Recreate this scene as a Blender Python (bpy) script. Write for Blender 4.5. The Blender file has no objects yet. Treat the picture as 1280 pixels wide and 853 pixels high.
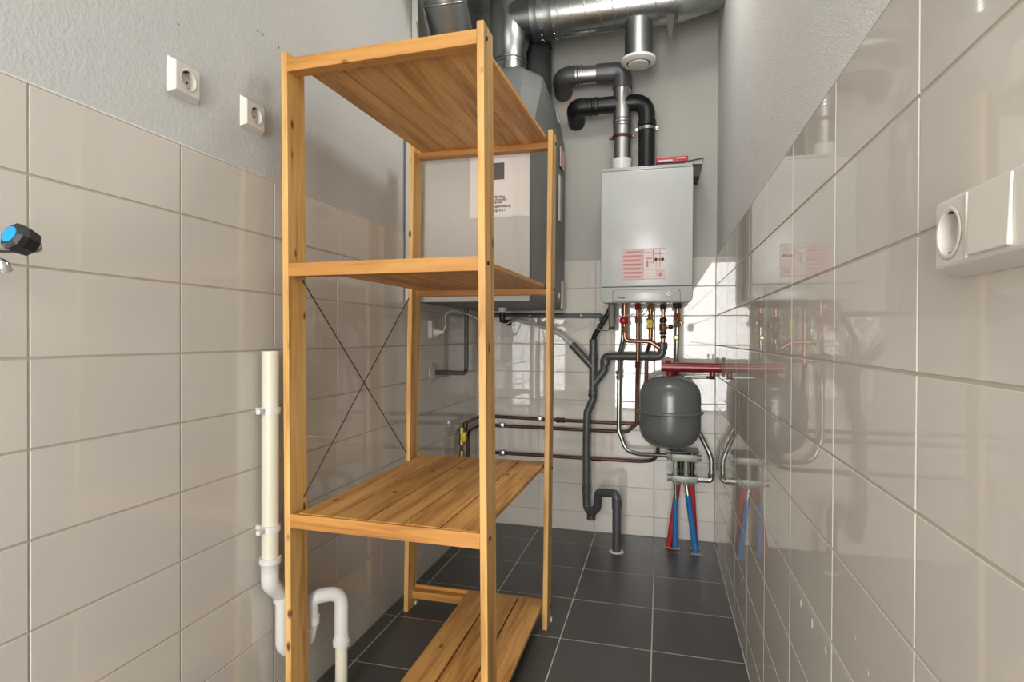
import bpy, bmesh, math, random
from mathutils import Vector, Matrix
random.seed(7)
S = bpy.context.scene
COL = S.collection

# ------------------------------------------------------------------ camera
FPX = 715.858                                    # focal length in pixels of a 1280 px wide frame
YAW, PITCH, ROLL = 0.25425, -0.00724, 0.00395
CAM = Vector((0.97892, -3.00152, 1.01783))
FW = Vector((-math.sin(YAW)*math.cos(PITCH), math.cos(YAW)*math.cos(PITCH), math.sin(PITCH)))
RT0 = Vector((math.cos(YAW), math.sin(YAW), 0)); UP0 = RT0.cross(FW)
RT = RT0*math.cos(ROLL) + UP0*math.sin(ROLL); UP = -RT0*math.sin(ROLL) + UP0*math.cos(ROLL)
cd = bpy.data.cameras.new('camera'); cam = bpy.data.objects.new('camera', cd); COL.objects.link(cam)
cd.sensor_width = 36.0; cd.sensor_fit = 'HORIZONTAL'; cd.lens = FPX/1280*36; cd.clip_start = 0.02
m = Matrix((RT, UP, -FW)).transposed().to_4x4(); m.translation = CAM
cam.matrix_world = m
S.camera = cam

# ------------------------------------------------------------------ world, lights, exposure
W, ZT = 1.241, 1.4210                            # room width, top of the tiling
YF, CEIL = -5.20, 2.78                           # front wall (behind the camera), ceiling height
wd = bpy.data.worlds.new('world'); S.world = wd; wd.use_nodes = True
wd.node_tree.nodes['Background'].inputs[0].default_value = (0.75, 0.85, 1.0, 1)
wd.node_tree.nodes['Background'].inputs[1].default_value = 1.0
def area(name, loc, sx, sy, power, color, rot):
    l = bpy.data.lights.new(name, 'AREA'); l.shape = 'RECTANGLE'; l.size = sx; l.size_y = sy
    l.energy = power; l.color = color
    o = bpy.data.objects.new(name, l); COL.objects.link(o); o.location = loc; o.rotation_euler = rot
    return o
# daylight entering through the open doorway behind the camera
area('doorway_daylight', (0.78, YF+0.02, 1.03), 0.84, 2.00, 84, (1.0, 0.985, 0.96), (math.radians(90), 0, 0))
# two added fill lights under the ceiling: one behind the camera, one above the passage
area('ceiling_panel_light', (0.62, -4.00, CEIL-0.075), 0.86, 0.86, 17, (1.0, 0.98, 0.95), (0, 0, 0))
area('ceiling_lamp_light', (0.92, -1.05, CEIL-0.075), 0.36, 0.36, 8.0, (1.0, 0.97, 0.91), (0, 0, 0))
S.view_settings.view_transform = 'Standard'; S.view_settings.look = 'None'
S.view_settings.exposure = 0.22; S.view_settings.gamma = 1.0; S.view_settings.use_curve_mapping = False

# ------------------------------------------------------------------ pixel -> place helpers (real planes of the room)
def _ray(px, py): return FW + RT*((px-640)/FPX) - UP*((py-426.5)/FPX)
def _on(px, py, ax, v):
    d = _ray(px, py); return CAM + d*((v-CAM[ax])/d[ax])
def PX(px, py, x): return _on(px, py, 0, x)
def PY(px, py, y): return _on(px, py, 1, y)
def PZ(px, py, z): return _on(px, py, 2, z)

# ------------------------------------------------------------------ materials
def mat(name, col, rough=0.5, metal=0.0, spec=0.5, coat=0.0, bump=None, var=None, ior=1.5):
    """plain procedural material: bump=(scale, strength, detail), var=(scale, amount)"""
    M = bpy.data.materials.new(name); M.use_nodes = True
    nt = M.node_tree; b = nt.nodes['Principled BSDF']
    b.inputs['Base Color'].default_value = (*col, 1); b.inputs['Roughness'].default_value = rough
    b.inputs['Metallic'].default_value = metal; b.inputs['IOR'].default_value = ior; b.inputs['Specular IOR Level'].default_value = spec
    b.inputs['Coat Weight'].default_value = coat
    tc = nt.nodes.new('ShaderNodeTexCoord')
    if var:
        n = nt.nodes.new('ShaderNodeTexNoise'); n.inputs['Scale'].default_value = var[0]; n.inputs['Detail'].default_value = 4
        nt.links.new(tc.outputs['Object'], n.inputs['Vector'])
        r = nt.nodes.new('ShaderNodeMix'); r.data_type = 'RGBA'
        r.inputs['A'].default_value = (*[max(0, c*(1-var[1])) for c in col], 1)
        r.inputs['B'].default_value = (*[min(1, c*(1+var[1])) for c in col], 1)
        nt.links.new(n.outputs['Fac'], r.inputs['Factor']); nt.links.new(r.outputs['Result'], b.inputs['Base Color'])
    if bump:
        n = nt.nodes.new('ShaderNodeTexNoise'); n.inputs['Scale'].default_value = bump[0]
        n.inputs['Detail'].default_value = bump[2] if len(bump) > 2 else 2
        nt.links.new(tc.outputs['Object'], n.inputs['Vector'])
        k = nt.nodes.new('ShaderNodeBump'); k.inputs['Strength'].default_value = bump[1]; k.inputs['Distance'].default_value = bump[3] if len(bump) > 3 else 0.002
        nt.links.new(n.outputs['Fac'], k.inputs['Height']); nt.links.new(k.outputs['Normal'], b.inputs['Normal'])
    return M
def tile_mat(name, col, rough, amt, bump):
    """glazed tile: each tile a little different, faint waviness"""
    M = mat(name, col, rough, bump=bump, ior=1.56); nt = M.node_tree; b = nt.nodes['Principled BSDF']
    oi = nt.nodes.new('ShaderNodeObjectInfo'); r = nt.nodes.new('ShaderNodeMix'); r.data_type = 'RGBA'
    r.inputs['A'].default_value = (*[c*(1-amt) for c in col], 1); r.inputs['B'].default_value = (*[min(1, c*(1+amt)) for c in col], 1)
    nt.links.new(oi.outputs['Random'], r.inputs['Factor'])
    src = r.outputs['Result']
    tc = nt.nodes.new('ShaderNodeTexCoord'); n = nt.nodes.new('ShaderNodeTexNoise'); n.inputs['Scale'].default_value = 9; n.inputs['Detail'].default_value = 6
    g = nt.nodes.new('ShaderNodeNewGeometry'); nt.links.new(g.outputs['Position'], n.inputs['Vector'])
    mx = nt.nodes.new('ShaderNodeMix'); mx.data_type = 'RGBA'; mx.blend_type = 'MULTIPLY'; mx.inputs['Factor'].default_value = 1
    cr = nt.nodes.new('ShaderNodeMapRange'); cr.inputs['To Min'].default_value = 1-amt*1.6; cr.inputs['To Max'].default_value = 1+amt*1.6
    nt.links.new(n.outputs['Fac'], cr.inputs['Value']); nt.links.new(src, mx.inputs['A']); nt.links.new(cr.outputs['Result'], mx.inputs['B'])
    nt.links.new(mx.outputs['Result'], b.inputs['Base Color'])
    return M
def wood_mat(name, axis, lo=(0.38, 0.155, 0.034), mid=(0.55, 0.255, 0.060), hi=(0.64, 0.325, 0.090), kn=(0.045, 0.11, 17)):
    """pine: grain along one object axis, knots, per-piece tone"""
    M = bpy.data.materials.new(name); M.use_nodes = True; nt = M.node_tree; b = nt.nodes['Principled BSDF']; L = nt.links.new
    tc = nt.nodes.new('ShaderNodeTexCoord'); oi = nt.nodes.new('ShaderNodeObjectInfo')
    off = nt.nodes.new('ShaderNodeVectorMath'); off.operation = 'ADD'
    rv = nt.nodes.new('ShaderNodeMath'); rv.operation = 'MULTIPLY'; rv.inputs[1].default_value = 37.0
    L(oi.outputs['Random'], rv.inputs[0]); L(tc.outputs['Object'], off.inputs[0]); L(rv.outputs[0], off.inputs[1])
    mp = nt.nodes.new('ShaderNodeMapping'); sc = [1, 1, 1]; sc[axis] = 0.055; mp.inputs['Scale'].default_value = sc
    L(off.outputs[0], mp.inputs['Vector'])
    n = nt.nodes.new('ShaderNodeTexNoise'); n.inputs['Scale'].default_value = 75; n.inputs['Detail'].default_value = 5; n.inputs['Distortion'].default_value = 0.6
    L(mp.outputs[0], n.inputs['Vector'])
    mp2 = nt.nodes.new('ShaderNodeMapping'); s2 = [1, 1, 1]; s2[axis] = 0.10; mp2.inputs['Scale'].default_value = s2; L(off.outputs[0], mp2.inputs['Vector'])
    wv = nt.nodes.new('ShaderNodeTexNoise'); wv.inputs['Scale'].default_value = 22; wv.inputs['Detail'].default_value = 3; L(mp2.outputs[0], wv.inputs['Vector'])
    ad = nt.nodes.new('ShaderNodeMath'); ad.operation = 'ADD'; L(n.outputs['Fac'], ad.inputs[0]); L(wv.outputs['Fac'], ad.inputs[1])
    hf = nt.nodes.new('ShaderNodeMath'); hf.operation = 'MULTIPLY'; hf.inputs[1].default_value = 0.5; L(ad.outputs[0], hf.inputs[0])
    cr = nt.nodes.new('ShaderNodeValToRGB'); e = cr.color_ramp.elements
    e[0].position = 0.38; e[0].color = (*lo, 1); e[1].position = 0.62; e[1].color = (*hi, 1)
    m_ = e.new(0.5); m_.color = (*mid, 1)
    L(hf.outputs[0], cr.inputs['Fac'])
    # knots
    mp3 = nt.nodes.new('ShaderNodeMapping'); s3 = [1, 1, 1]; s3[axis] = 0.45; mp3.inputs['Scale'].default_value = s3; L(off.outputs[0], mp3.inputs['Vector'])
    vo = nt.nodes.new('ShaderNodeTexVoronoi'); vo.inputs['Scale'].default_value = kn[2]; L(mp3.outputs[0], vo.inputs['Vector'])
    kr = nt.nodes.new('ShaderNodeMapRange'); kr.inputs['From Min'].default_value = kn[0]; kr.inputs['From Max'].default_value = kn[1]
    kr.inputs['To Min'].default_value = 1.0; kr.inputs['To Max'].default_value = 0.0; L(vo.outputs['Distance'], kr.inputs['Value'])
    mx = nt.nodes.new('ShaderNodeMix'); mx.data_type = 'RGBA'; mx.inputs['B'].default_value = (0.16, 0.055, 0.015, 1)
    L(kr.outputs[0], mx.inputs['Factor']); L(cr.outputs[0], mx.inputs['A'])
    # per-piece tone
    tn = nt.nodes.new('ShaderNodeMapRange'); tn.inputs['To Min'].default_value = 0.86; tn.inputs['To Max'].default_value = 1.10; L(oi.outputs['Random'], tn.inputs['Value'])
    mm = nt.nodes.new('ShaderNodeMix'); mm.data_type = 'RGBA'; mm.blend_type = 'MULTIPLY'; mm.inputs['Factor'].default_value = 1
    L(mx.outputs['Result'], mm.inputs['A']); L(tn.outputs[0], mm.inputs['B']); L(mm.outputs['Result'], b.inputs['Base Color'])
    b.inputs['Roughness'].default_value = 0.5
    bp = nt.nodes.new('ShaderNodeBump'); bp.inputs['Strength'].default_value = 0.12; bp.inputs['Distance'].default_value = 0.001
    L(n.outputs['Fac'], bp.inputs['Height']); L(bp.outputs['Normal'], b.inputs['Normal'])
    return M
def plaster_mat(name, col, scale, strength):
    M = mat(name, col, 0.9, spec=0.2, bump=(scale, strength, 3, 0.005)); nt = M.node_tree; b = nt.nodes['Principled BSDF']; L = nt.links.new
    g = nt.nodes.new('ShaderNodeNewGeometry')
    n = nt.nodes.new('ShaderNodeTexNoise'); n.inputs['Scale'].default_value = 2.5; n.inputs['Detail'].default_value = 5; L(g.outputs['Position'], n.inputs['Vector'])
    r = nt.nodes.new('ShaderNodeMapRange'); r.inputs['To Min'].default_value = 0.93; r.inputs['To Max'].default_value = 1.05; L(n.outputs['Fac'], r.inputs['Value'])
    mx = nt.nodes.new('ShaderNodeMix'); mx.data_type = 'RGBA'; mx.blend_type = 'MULTIPLY'; mx.inputs['Factor'].default_value = 1
    mx.inputs['A'].default_value = (*col, 1); L(r.outputs[0], mx.inputs['B']); L(mx.outputs['Result'], b.inputs['Base Color'])
    return M
M = {}
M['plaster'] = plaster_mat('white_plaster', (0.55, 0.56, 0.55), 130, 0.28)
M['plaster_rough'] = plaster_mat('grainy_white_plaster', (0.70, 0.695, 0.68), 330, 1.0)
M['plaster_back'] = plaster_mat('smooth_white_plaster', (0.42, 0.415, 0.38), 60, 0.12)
M['ceiling'] = plaster_mat('ceiling_white', (0.62, 0.61, 0.59), 90, 0.3)
M['tile'] = tile_mat('glazed_wall_tile', (0.61, 0.575, 0.52), 0.016, 0.02, None)
M['grout'] = mat('wall_grout', (0.48, 0.43, 0.36), 0.85, var=(30, 0.15))
M['floor_tile'] = tile_mat('slate_floor_tile', (0.074, 0.074, 0.070), 0.38, 0.10, (220, 0.12, 4))
M['floor_grout'] = mat('floor_grout', (0.50, 0.49, 0.45), 0.9, var=(40, 0.2))
M['caulk'] = mat('white_caulk', (0.66, 0.65, 0.61), 0.5)
M['wood_x'] = wood_mat('pine_crossbars', 0, (0.33, 0.130, 0.026), (0.50, 0.222, 0.048), (0.58, 0.285, 0.072))
M['wood_y'] = wood_mat('pine_planks', 1, (0.40, 0.175, 0.044), (0.60, 0.300, 0.085), (0.70, 0.385, 0.125), (0.05, 0.12, 15))
M['wood_z'] = wood_mat('pine_posts', 2, (0.44, 0.215, 0.055), (0.66, 0.375, 0.115), (0.74, 0.455, 0.160), (0.075, 0.14, 19))
M['bolt'] = mat('dark_bolt_steel', (0.03, 0.028, 0.026), 0.4, 0.7)
M['rod'] = mat('steel_rod', (0.14, 0.13, 0.12), 0.45, 0.8)
M['white_plastic'] = mat('white_plastic', (0.72, 0.70, 0.65), 0.3)
M['socket'] = mat('cream_white_socket_plastic', (0.63, 0.60, 0.545), 0.28)
M['socket_dark'] = mat('contact_hole_dark', (0.03, 0.028, 0.025), 0.6)
M['pvc_cream'] = mat('aged_cream_pvc', (0.66, 0.62, 0.50), 0.4, var=(12, 0.05))
M['pvc_white'] = mat('white_pvc', (0.63, 0.62, 0.59), 0.3)
M['pvc_grey'] = mat('grey_pvc', (0.066, 0.071, 0.071), 0.38, var=(10, 0.08))
M['galv'] = mat('galvanised_steel', (0.42, 0.44, 0.43), 0.28, 1.0, var=(14, 0.25))
M['galv_dull'] = mat('dull_galvanised_steel', (0.25, 0.265, 0.265), 0.42, 1.0, var=(10, 0.25))
M['alu'] = mat('aluminium_flue', (0.52, 0.52, 0.51), 0.33, 1.0, var=(20, 0.1))
M['alu_dark'] = mat('cast_grey_flue_elbow', (0.11, 0.11, 0.115), 0.42, 0.5)
M['black_pipe'] = mat('black_plastic_flue', (0.006, 0.006, 0.007), 0.4)
M['black'] = mat('matt_black_plastic', (0.012, 0.012, 0.013), 0.5)
M['rubber'] = mat('dark_grey_insulated_hose', (0.035, 0.036, 0.037), 0.8, bump=(120, 0.8, 3))
M['boiler'] = mat('white_boiler_enamel', (0.47, 0.48, 0.465), 0.25)
M['boiler_panel'] = mat('light_grey_boiler_plastic', (0.40, 0.41, 0.39), 0.25)
M['copper'] = mat('copper', (0.40, 0.175, 0.105), 0.33, 0.95, var=(25, 0.15))
M['copper_dark'] = mat('tarnished_copper', (0.085, 0.034, 0.026), 0.42, 0.5, var=(30, 0.2))
M['steel_pipe'] = mat('galvanised_steel_pipe', (0.34, 0.36, 0.32), 0.35, 1.0, var=(25, 0.15))
M['brass'] = mat('brass', (0.42, 0.29, 0.12), 0.32, 1.0, var=(40, 0.2))
M['chrome'] = mat('chrome', (0.68, 0.68, 0.68), 0.12, 1.0)
M['red_valve'] = mat('red_plastic_valve', (0.38, 0.010, 0.02), 0.35)
M['red_paint'] = mat('dark_red_paint', (0.20, 0.007, 0.012), 0.3)
M['red_hose'] = mat('red_corrugated_hose', (0.42, 0.012, 0.012), 0.5, bump=(300, 0.3))
M['blue_hose'] = mat('blue_corrugated_hose', (0.012, 0.16, 0.42), 0.5, bump=(300, 0.3))
M['blue'] = mat('bright_blue_cap', (0.01, 0.27, 0.68), 0.3)
M['yellow'] = mat('yellow_valve_plastic', (0.62, 0.50, 0.03), 0.4)
M['vessel'] = mat('grey_vessel_enamel', (0.115, 0.122, 0.122), 0.22)
M['manifold'] = mat('weathered_manifold_metal', (0.34, 0.36, 0.31), 0.5, 0.5, var=(60, 0.35))
M['unit_panel'] = mat('light_grey_unit_panel', (0.50, 0.48, 0.43), 0.45, var=(5, 0.05))
M['unit_body'] = mat('mid_grey_unit_casing', (0.15, 0.157, 0.155), 0.5, var=(6, 0.06))
M['paper'] = mat('white_paper', (0.72, 0.67, 0.62), 0.6)
M['sleeve'] = mat('clear_sleeve_plastic', (0.70, 0.68, 0.63), 0.12)
M['ink'] = mat('black_ink', (0.03, 0.028, 0.028), 0.6)
M['print_photo'] = mat('dark_print', (0.10, 0.085, 0.08), 0.5, var=(60, 0.4))
M['pink'] = mat('pink_print', (0.58, 0.40, 0.38), 0.5)
M['pink_dark'] = mat('red_print', (0.45, 0.16, 0.16), 0.5)
M['label_white'] = mat('label_paper', (0.60, 0.55, 0.52), 0.45)
M['cable_white'] = mat('white_cable', (0.55, 0.53, 0.48), 0.5)
M['hose_clear'] = mat('translucent_white_hose', (0.48, 0.47, 0.43), 0.35)
M['yellow_green'] = mat('yellow_green_wire', (0.30, 0.28, 0.02), 0.5)
M['red_box'] = mat('red_card', (0.42, 0.03, 0.045), 0.45)
M['grey_card'] = mat('grey_card', (0.33, 0.31, 0.29), 0.5)
M['strap'] = mat('rusty_strap', (0.032, 0.026, 0.02), 0.6)
M['brown_grey'] = mat('grey_brown_plastic', (0.20, 0.185, 0.15), 0.5)
M['stain'] = mat('plaster_repair', (0.42, 0.34, 0.28), 0.9, var=(60, 0.25))
M['lamp'] = mat('opal_lamp_glass', (0.8, 0.8, 0.78), 0.4)

# ------------------------------------------------------------------ mesh helpers
ROOT = {}
def tag(o, label=None, cat=None, group=None, kind=None):
    if label: o['label'] = label
    if cat: o['category'] = cat
    if group: o['group'] = group
    if kind: o['kind'] = kind
    return o
def thing(name, label, cat, loc, group=None):
    o = bpy.data.objects.new(name, None); COL.objects.link(o); o.location = loc; o.empty_display_size = 0.05
    ROOT[o.name] = Vector(loc); return tag(o, label, cat, group)
def obj(name, bm, mt, parent=None, smooth=None, base=None):
    """bm in world coordinates -> one mesh object; smooth = angle in degrees"""
    bmesh.ops.recalc_face_normals(bm, faces=bm.faces)
    loc = ROOT.get(parent.name, Vector()) if parent else (Vector(base) if base is not None else Vector())
    if loc.length: bmesh.ops.translate(bm, verts=bm.verts, vec=-loc)
    me = bpy.data.meshes.new(name)
    if smooth:
        for f in bm.faces: f.smooth = True
        for e in bm.edges:
            if len(e.link_faces) == 2 and e.calc_face_angle(0) > math.radians(smooth): e.smooth = False
    bm.to_mesh(me); bm.free()
    me.materials.append(M[mt] if isinstance(mt, str) else mt)
    o = bpy.data.objects.new(name, me); COL.objects.link(o)
    if parent:
        o.parent = parent; ROOT[o.name] = loc
    else:
        o.location = loc; ROOT[o.name] = loc
    return o
def NB(): return bmesh.new()
def box(x0, x1, y0, y1, z0, z1, bev=0.0, bm=None, seg=2):
    bm2 = NB()
    v = [bm2.verts.new(p) for p in ((x0,y0,z0),(x1,y0,z0),(x1,y1,z0),(x0,y1,z0),(x0,y0,z1),(x1,y0,z1),(x1,y1,z1),(x0,y1,z1))]
    for q in ((0,3,2,1),(4,5,6,7),(0,1,5,4),(1,2,6,5),(2,3,7,6),(3,0,4,7)): bm2.faces.new([v[i] for i in q])
    if bev: bmesh.ops.bevel(bm2, geom=list(bm2.edges), offset=bev, segments=seg, affect='EDGES', profile=0.5)
    return join(bm, bm2)
def join(bm, other):
    if bm is None: return other
    me = bpy.data.meshes.new('tmp'); other.to_mesh(me); other.free(); bm.from_mesh(me); bpy.data.meshes.remove(me); return bm
def hexa(pts, bev=0.0, bm=None):
    """8 corner points: bottom ring then top ring"""
    b2 = NB(); v = [b2.verts.new(p) for p in pts]
    for q in ((0,3,2,1),(4,5,6,7),(0,1,5,4),(1,2,6,5),(2,3,7,6),(3,0,4,7)): b2.faces.new([v[i] for i in q])
    if bev: bmesh.ops.bevel(b2, geom=list(b2.edges), offset=bev, segments=2, affect='EDGES', profile=0.5)
    return join(bm, b2)
def fillet(pts, r, n=6):
    pts = [Vector(p) for p in pts]
    if r <= 0 or len(pts) < 3: return pts
    out = [pts[0]]
    for i in range(1, len(pts)-1):
        a, b, c = pts[i-1], pts[i], pts[i+1]
        u, w = (a-b), (c-b); lu, lw = u.length, w.length; u.normalize(); w.normalize()
        ang = u.angle(w)
        if ang > math.radians(177): out.append(b); continue
        d = min(r/math.tan(ang/2), lu*0.48, lw*0.48)
        p0, p1 = b+u*d, b+w*d
        for k in range(n+1):
            t = k/n; out.append(p0*(1-t)**2 + b*2*t*(1-t) + p1*t*t)
    out.append(pts[-1]); return out
def tube(pts, r, fil=0.0, seg=14, bm=None, caps=True, n=6, inner=None):
    """swept round pipe; r may be a list per input point only when fil == 0"""
    P = fillet(pts, fil, n); N = len(P); R = r if isinstance(r, (list, tuple)) else [r]*N
    b2 = NB(); rings = []
    t0 = (P[1]-P[0]).normalized(); ref = Vector((0,0,1)) if abs(t0.z) < 0.9 else Vector((1,0,0))
    u = t0.cross(ref).normalized()
    for i in range(N):
        t = (P[1]-P[0]) if i == 0 else (P[-1]-P[-2]) if i == N-1 else (P[i+1]-P[i-1])
        t.normalize(); u = (u - t*u.dot(t)).normalized(); w = t.cross(u)
        rings.append([b2.verts.new(P[i] + (u*math.cos(2*math.pi*k/seg) + w*math.sin(2*math.pi*k/seg))*R[i]) for k in range(seg)])
    for i in range(N-1):
        for k in range(seg):
            b2.faces.new((rings[i][k], rings[i][(k+1)%seg], rings[i+1][(k+1)%seg], rings[i+1][k]))
    if caps: b2.faces.new(rings[0][::-1]); b2.faces.new(rings[-1])
    return join(bm, b2)
def lathe(o, ax, prof, seg=24, bm=None, caps=True):
    """profile [(distance along ax, radius)] revolved about the line o + t*ax"""
    o, ax = Vector(o), Vector(ax).normalized(); ref = Vector((0,0,1)) if abs(ax.z) < 0.9 else Vector((1,0,0))
    u = ax.cross(ref).normalized(); w = ax.cross(u); b2 = NB(); rings = []
    for d, r in prof:
        r = max(r, 1e-4)
        rings.append([b2.verts.new(o+ax*d+(u*math.cos(2*math.pi*k/seg)+w*math.sin(2*math.pi*k/seg))*r) for k in range(seg)])
    for i in range(len(rings)-1):
        for k in range(seg):
            b2.faces.new((rings[i][k], rings[i][(k+1)%seg], rings[i+1][(k+1)%seg], rings[i+1][k]))
    if caps: b2.faces.new(rings[0][::-1]); b2.faces.new(rings[-1])
    return join(bm, b2)
def prism(poly, vec, bm=None, bev=0.0):
    b2 = NB(); vec = Vector(vec); a = [b2.verts.new(p) for p in poly]; b = [b2.verts.new(Vector(p)+vec) for p in poly]; n = len(poly)
    b2.faces.new(a[::-1]); b2.faces.new(b)
    for i in range(n): b2.faces.new((a[i], a[(i+1)%n], b[(i+1)%n], b[i]))
    bmesh.ops.recalc_face_normals(b2, faces=b2.faces)
    if bev: bmesh.ops.bevel(b2, geom=list(b2.edges), offset=bev, segments=2, affect='EDGES', profile=0.5)
    return join(bm, b2)
def ring(c, ax, r, t, bm=None, seg=24, sub=8):
    c, ax = Vector(c), Vector(ax).normalized(); ref = Vector((0,0,1)) if abs(ax.z) < 0.9 else Vector((1,0,0))
    u = ax.cross(ref).normalized(); w = ax.cross(u); b2 = NB(); rg = []
    for k in range(seg):
        d = u*math.cos(2*math.pi*k/seg)+w*math.sin(2*math.pi*k/seg)
        rg.append([b2.verts.new(c+d*(r+t*math.cos(2*math.pi*j/sub))+ax*(t*math.sin(2*math.pi*j/sub))) for j in range(sub)])
    for k in range(seg):
        for j in range(sub):
            b2.faces.new((rg[k][j], rg[(k+1)%seg][j], rg[(k+1)%seg][(j+1)%sub], rg[k][(j+1)%sub]))
    return join(bm, b2)
def text(body, size, loc, mt, parent, rot=(math.radians(90), 0, 0), extrude=0.0003, name='lettering', align='LEFT'):
    c = bpy.data.curves.new('txt', 'FONT'); c.body = body; c.size = size; c.extrude = extrude; c.align_x = align; c.offset = 0.0003; c.resolution_u = 3
    o = bpy.data.objects.new('txt', c); COL.objects.link(o)
    bpy.context.view_layer.update()
    me = bpy.data.meshes.new_from_object(o.evaluated_get(bpy.context.evaluated_depsgraph_get()))
    bpy.data.objects.remove(o); bpy.data.curves.remove(c)
    me.materials.clear(); me.materials.append(M[mt]); me.name = name
    t = bpy.data.objects.new(name, me); COL.objects.link(t); t.parent = parent
    t.location = Vector(loc) - ROOT.get(parent.name, Vector()); t.rotation_euler = rot
    return t

# ------------------------------------------------------------------ structure: walls, floor, ceiling
RP, HP = 0.14692, 0.30
def struct(name, bm, mt, parent=None):
    o = obj(name, bm, mt, parent)
    if not parent: o['kind'] = 'structure'
    return o
TILE_CACHE = {}
def tile(parent, plane, a0, a1, b0, b1, mt, j=0.0021, th=0.007, bev=0.0006):
    """one tile; plane 'L','R','B' or 'F' (floor); a = along the wall, b = height (or depth on the floor)"""
    w, h = round(a1-a0-2*j, 4), round(b1-b0-2*j, 4)
    if w < 0.004 or h < 0.004: return
    key = (plane, w, h)
    if key not in TILE_CACHE:
        d = {'L': (-th, 0, 0, w, 0, h), 'R': (0, th, 0, w, 0, h), 'B': (0, w, 0, th, 0, h), 'F': (0, w, 0, h, -th, 0)}[plane]
        bm = box(*d, bev=bev, seg=1); me = bpy.data.meshes.new('tile'); bm.to_mesh(me); bm.free(); me.materials.append(M[mt]); TILE_CACHE[key] = me
    o = bpy.data.objects.new('tile', TILE_CACHE[key]); COL.objects.link(o); o.parent = parent
    o.location = {'L': (0, a0+j, b0+j), 'R': (W, a0+j, b0+j), 'B': (a0+j, 0, b0+j), 'F': (a0+j, b0+j, 0)}[plane]
def cuts(lo, hi, start, step):
    v = [lo]; k = math.ceil((lo-start)/step + 1e-6)
    while start + k*step < hi - 1e-6:
        v.append(start + k*step); k += 1
    return v + [hi]
rows = cuts(0.0, ZT, ZT, RP)
wall_left = struct('wall_left', box(-0.14, -0.003, YF-0.1, 0.12, -0.05, CEIL), 'plaster')
struct('grout', box(-0.012, -0.0016, YF, 0.0, 0, ZT), 'grout', wall_left)
wall_right = struct('wall_right', box(W+0.003, W+0.14, YF-0.1, 0.12, -0.05, CEIL), 'plaster_rough')
struct('grout', box(W+0.0016, W+0.012, YF, 0.0, 0, ZT), 'grout', wall_right)
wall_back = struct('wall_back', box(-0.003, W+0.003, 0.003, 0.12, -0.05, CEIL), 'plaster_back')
struct('grout', box(0, W, 0.0016, 0.012, 0, ZT), 'grout', wall_back)
floor = struct('floor', box(-0.003, W+0.003, YF-0.8, 0.003, -0.10, -0.0007), 'floor_grout')
for a0, a1 in zip(*(lambda c: (c, c[1:]))(cuts(YF, 0.0, -2.309, HP))):
    for b0, b1 in zip(rows, rows[1:]):
        tile(wall_left, 'L', a0, a1, b0, b1, 'tile'); tile(wall_right, 'R', a0, a1, b0, b1, 'tile')
for a0, a1 in zip(*(lambda c: (c, c[1:]))(cuts(0.0, W, 0.6486, HP))):
    for b0, b1 in zip(rows, rows[1:]): tile(wall_back, 'B', a0, a1, b0, b1, 'tile')
for a0, a1 in zip(*(lambda c: (c, c[1:]))(cuts(0.0, W, 0.3553, HP))):
    for b0, b1 in zip(*(lambda c: (c, c[1:]))(cuts(YF, 0.0, -0.1945, HP))): tile(floor, 'F', a0, a1, b0, b1, 'floor_tile', j=0.002)
struct('ceiling', box(-0.14, W+0.14, YF-0.1, 0.12, CEIL, CEIL+0.1), 'ceiling')
# white filler bead along the top of the tiles
struct('trim_1', prism([(-0.004, 0, ZT-0.0015), (0.0003, 0, ZT-0.0015), (0.0003, 0, ZT+0.0005), (-0.004, 0, ZT+0.005)], (0, YF, 0)), 'caulk')
struct('trim_2', prism([(W+0.004, 0, ZT-0.0015), (W-0.0003, 0, ZT-0.0015), (W-0.0003, 0, ZT+0.0005), (W+0.004, 0, ZT+0.005)], (0, YF, 0)), 'caulk')
# wall behind the camera with an open doorway
wb = box(-0.003, 0.35, YF-0.1, YF, -0.05, CEIL)
box(0.35, 1.21, YF-0.1, YF, 2.05, CEIL, bm=wb); box(1.21, W+0.003, YF-0.1, YF, -0.05, CEIL, bm=wb)
struct('wall_front', wb, 'plaster')

# ------------------------------------------------------------------ pine shelving unit
sh = thing('shelving_unit', 'tall pine slatted shelving unit with four posts standing on the dark floor', 'shelving unit', (0.33, -1.37, 0))
HS, PT, PD = 1.733, 0.0168, 0.074               # post height, thickness, depth
def corner(k, z):
    """left-front corner of a post at height z; the frame is slightly twisted"""
    b, t = {'FL': ((0.0700, -1.755), (0.0505, -1.750)), 'FR': ((0.5907, -1.768), (0.5715, -1.765)),
            'BL': ((0.0655, -1.062), (0.0825, -1.057)), 'BR': ((0.5865, -1.057), (0.5985, -1.057))}[k]
    s = z/HS; return Vector((b[0]+(t[0]-b[0])*s, b[1]+(t[1]-b[1])*s, z))
for k in ('FL', 'FR', 'BL', 'BR'):
    pts = []
    for z in (0.0, HS):
        c = corner(k, z)
        pts += [c, c+Vector((PT,0,0)), c+Vector((PT,PD,0)), c+Vector((0,PD,0))]
    obj('post', hexa(pts, 0.0016), 'wood_z', sh)
def lerp(a, b, t): return a + (b-a)*t
LEVELS = [(0.036, 0.076), (0.5355, 0.5705), (1.168, 1.2005), (1.682, 1.7145)]
BT, LIP, PLK = 0.037, 0.009, 0.0125
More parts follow.
